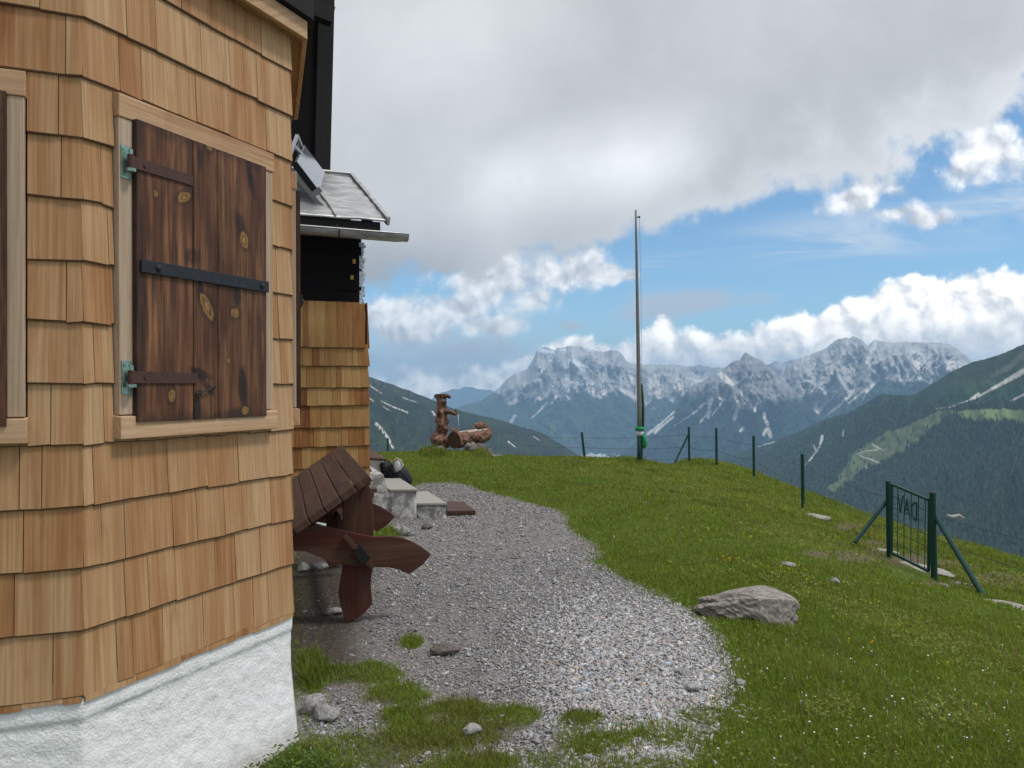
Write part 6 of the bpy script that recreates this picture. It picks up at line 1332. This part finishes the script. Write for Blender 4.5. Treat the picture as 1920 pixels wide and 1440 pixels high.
# ================================================================== wire fence and gate
def post_at(px, ytop, ybase, d, r=.032, lean=0):
    b = pt(px, ybase, d); t = pt(px+lean, ytop, d); return b, t
def fence():
    o = thing('wire_fence', 'green post and wire fence running along the edge of the drop', 'fence', tuple(pt(1343, 876, 22.6)))
    ps = [(727, 822, 846, 26, 0), (950, 800, 856, 28, 0), (1099, 811, 862, 22.6, -8), (1292.5, 801, 868, 23.4, -1), (1344, 803, 878, 22.6, -1), (1414, 818, 898, 20.4, -1), (1506, 852, 958, 15.5, -1.5)]
    tops = []
    for i, (px, yt, yb, d, ln) in enumerate(ps):
        b, t = post_at(px, yt, yb, d, lean=ln); tops.append((b, t))
        if px == 950: continue
        mb = MB(); mb.tube([b-np.array([0, 0, .35]), t], .034, 8); mb.tube([t, t+np.array([0, 0, .012])], [.038, .030], 8); mb.build('post', M['green_paint'], o)
    mb = MB(); mb.tube([pt(1290, 816, 23.4), pt(1265, 868, 23.2)], .026, 8); mb.build('brace', M['green_paint'], o)
    g1 = (pt(1666, 1038, 12.1), pt(1665, 906, 12.1))
    chain = tops[1:]+[g1]; wires = MB()
    for i in range(len(chain)-1):
        (b0, t0), (b1, t1) = chain[i], chain[i+1]
        for k, f in enumerate((.80, .45, .12)):
            if i >= 3 and k == 2: continue
            p, q = b0+(t0-b0)*f, b1+(t1-b1)*f; mb = MB(); mb.tube([p+(q-p)*u-np.array([0, 0, .05*4*u*(1-u)]) for u in np.linspace(0, 1, 7)], .0045, 5); mb.build('wire', M['wire'], o)
    p0 = pt(1757, 968, 11.0)
    for a, b in (((1757, 968), (1935, 1016)), ((1757, 1012), (1935, 1075))):
        mb = MB(); mb.tube([pt(*a, 11.0), pt((a[0]+b[0])/2, (a[1]+b[1])/2+2, 10.6), pt(*b, 10.2)], .004, 5); mb.build('wire', M['wire'], o)
    mb = MB(); mb.tube([pt(1775, 966, 10.9), pt(1786, 969, 10.9), pt(1798, 966, 10.9), pt(1806, 971, 10.9), pt(1800, 974, 10.9)], [.012, .02, .016, .02, .008], 6, jit=.3); mb.build('tied_rag', mat('pale_rag', lambda T: out(T, (.40, .37, .34), .9)), o)
fence()
def gate():
    g1b, g1t = pt(1667, 1041, 12.1), pt(1665, 904, 12.1); g2b, g2t = pt(1752, 1083, 11.0), pt(1749, 925, 11.0)
    o = thing('wire_gate', 'green metal garden gate with wire mesh and initials on the slope', 'gate', tuple((g1b+g2b)/2))
    for b, t, r_ in ((g1b, g1t, .034), (g2b, g2t, .042)):
        mb = MB(); mb.tube([b-np.array([0, 0, .3]), t], r_, 10); p = mb.build('gate_post', M['green_paint'], o); mb = MB(); mb.tube([t, t+np.array([0, 0, .02])], [r_*1.15, r_*1.05], 10); mb.build('post_cap', M['wire'], p)
    ah = norm((g2t-g1t)*np.array([1, 1, 0])); 
    a = on_plane; pn_ = np.cross(ah, (0, 0, 1.0)); F_ = lambda x, y: on_plane(x, y, g1t, pn_)
    tl_, tr_, br_, bl_ = F_(1672, 908), F_(1743, 938), F_(1741, 1071), F_(1671.5, 1036)
    for p, q in ((tl_, tr_), (bl_, br_), (tl_, bl_), (tr_, br_)):
        mb = MB(); mb.bar(p, q, .032, .032); mb.build('frame_tube', M['green_paint'], o)
    L4 = lambda u, v: (tl_*(1-u)+tr_*u)*(1-v)+(bl_*(1-u)+br_*u)*v
    mb = MB()
    for k in (.17, .352, .538, .725, .90): mb.tube([L4(k, 0), L4(k, 1)], .0065, 5)
    for k in range(1, 6): mb.tube([L4(0, k/6), L4(1, k/6)], .0055, 5)
    mb.build('wire_mesh', M['green_paint'], o)
    # the initials, read from the other side of the gate
    def glyph(ch, u0, u1, v0, v1):
        S = {'V': [[(0, 0), (.5, 1), (1, 0)]], 'A': [[(0, 1), (.5, 0), (1, 1)], [(.22, .62), (.78, .62)]], 'D': [[(1, 0), (1, 1)], [(1, 0), (.5, .02), (.12, .25), (.05, .5), (.12, .75), (.5, .98), (1, 1)]]}[ch]
        mb = MB()
        for ln in S:
            for i in range(len(ln)-1):
                p, q = [L4(u0+(u1-u0)*x, v0+(v1-v0)*y)-pn_*(-.012 if np.dot(pn_, EYE-tl_) > 0 else .012) for x, y in ln[i:i+2]]; d = (q-p)*.06; mb.bar(p-d, q+d, .026, .006, up=pn_)
        mb.build('letter', M['green_paint'], o)
    glyph('V', .20, .335, .10, .34); glyph('A', .375, .515, .125, .35); glyph('D', .57, .70, .115, .36)
    mb = MB(); mb.tube([F_(1662, 940), pt(1603, 1017, 11.9)], .030, 8); mb.build('brace', M['green_paint'], o)
    mb = MB(); mb.tube([pt(1755, 970, 11.0), pt(1849, 1126, 10.0)], [.034, .036], 8); mb.build('brace', M['green_paint'], o)
    mb = MB(); mb.bar(pt(1741, 938, 11.05), pt(1752, 936, 11.0), .03, .05); mb.build('latch', M['iron'], o)
gate()
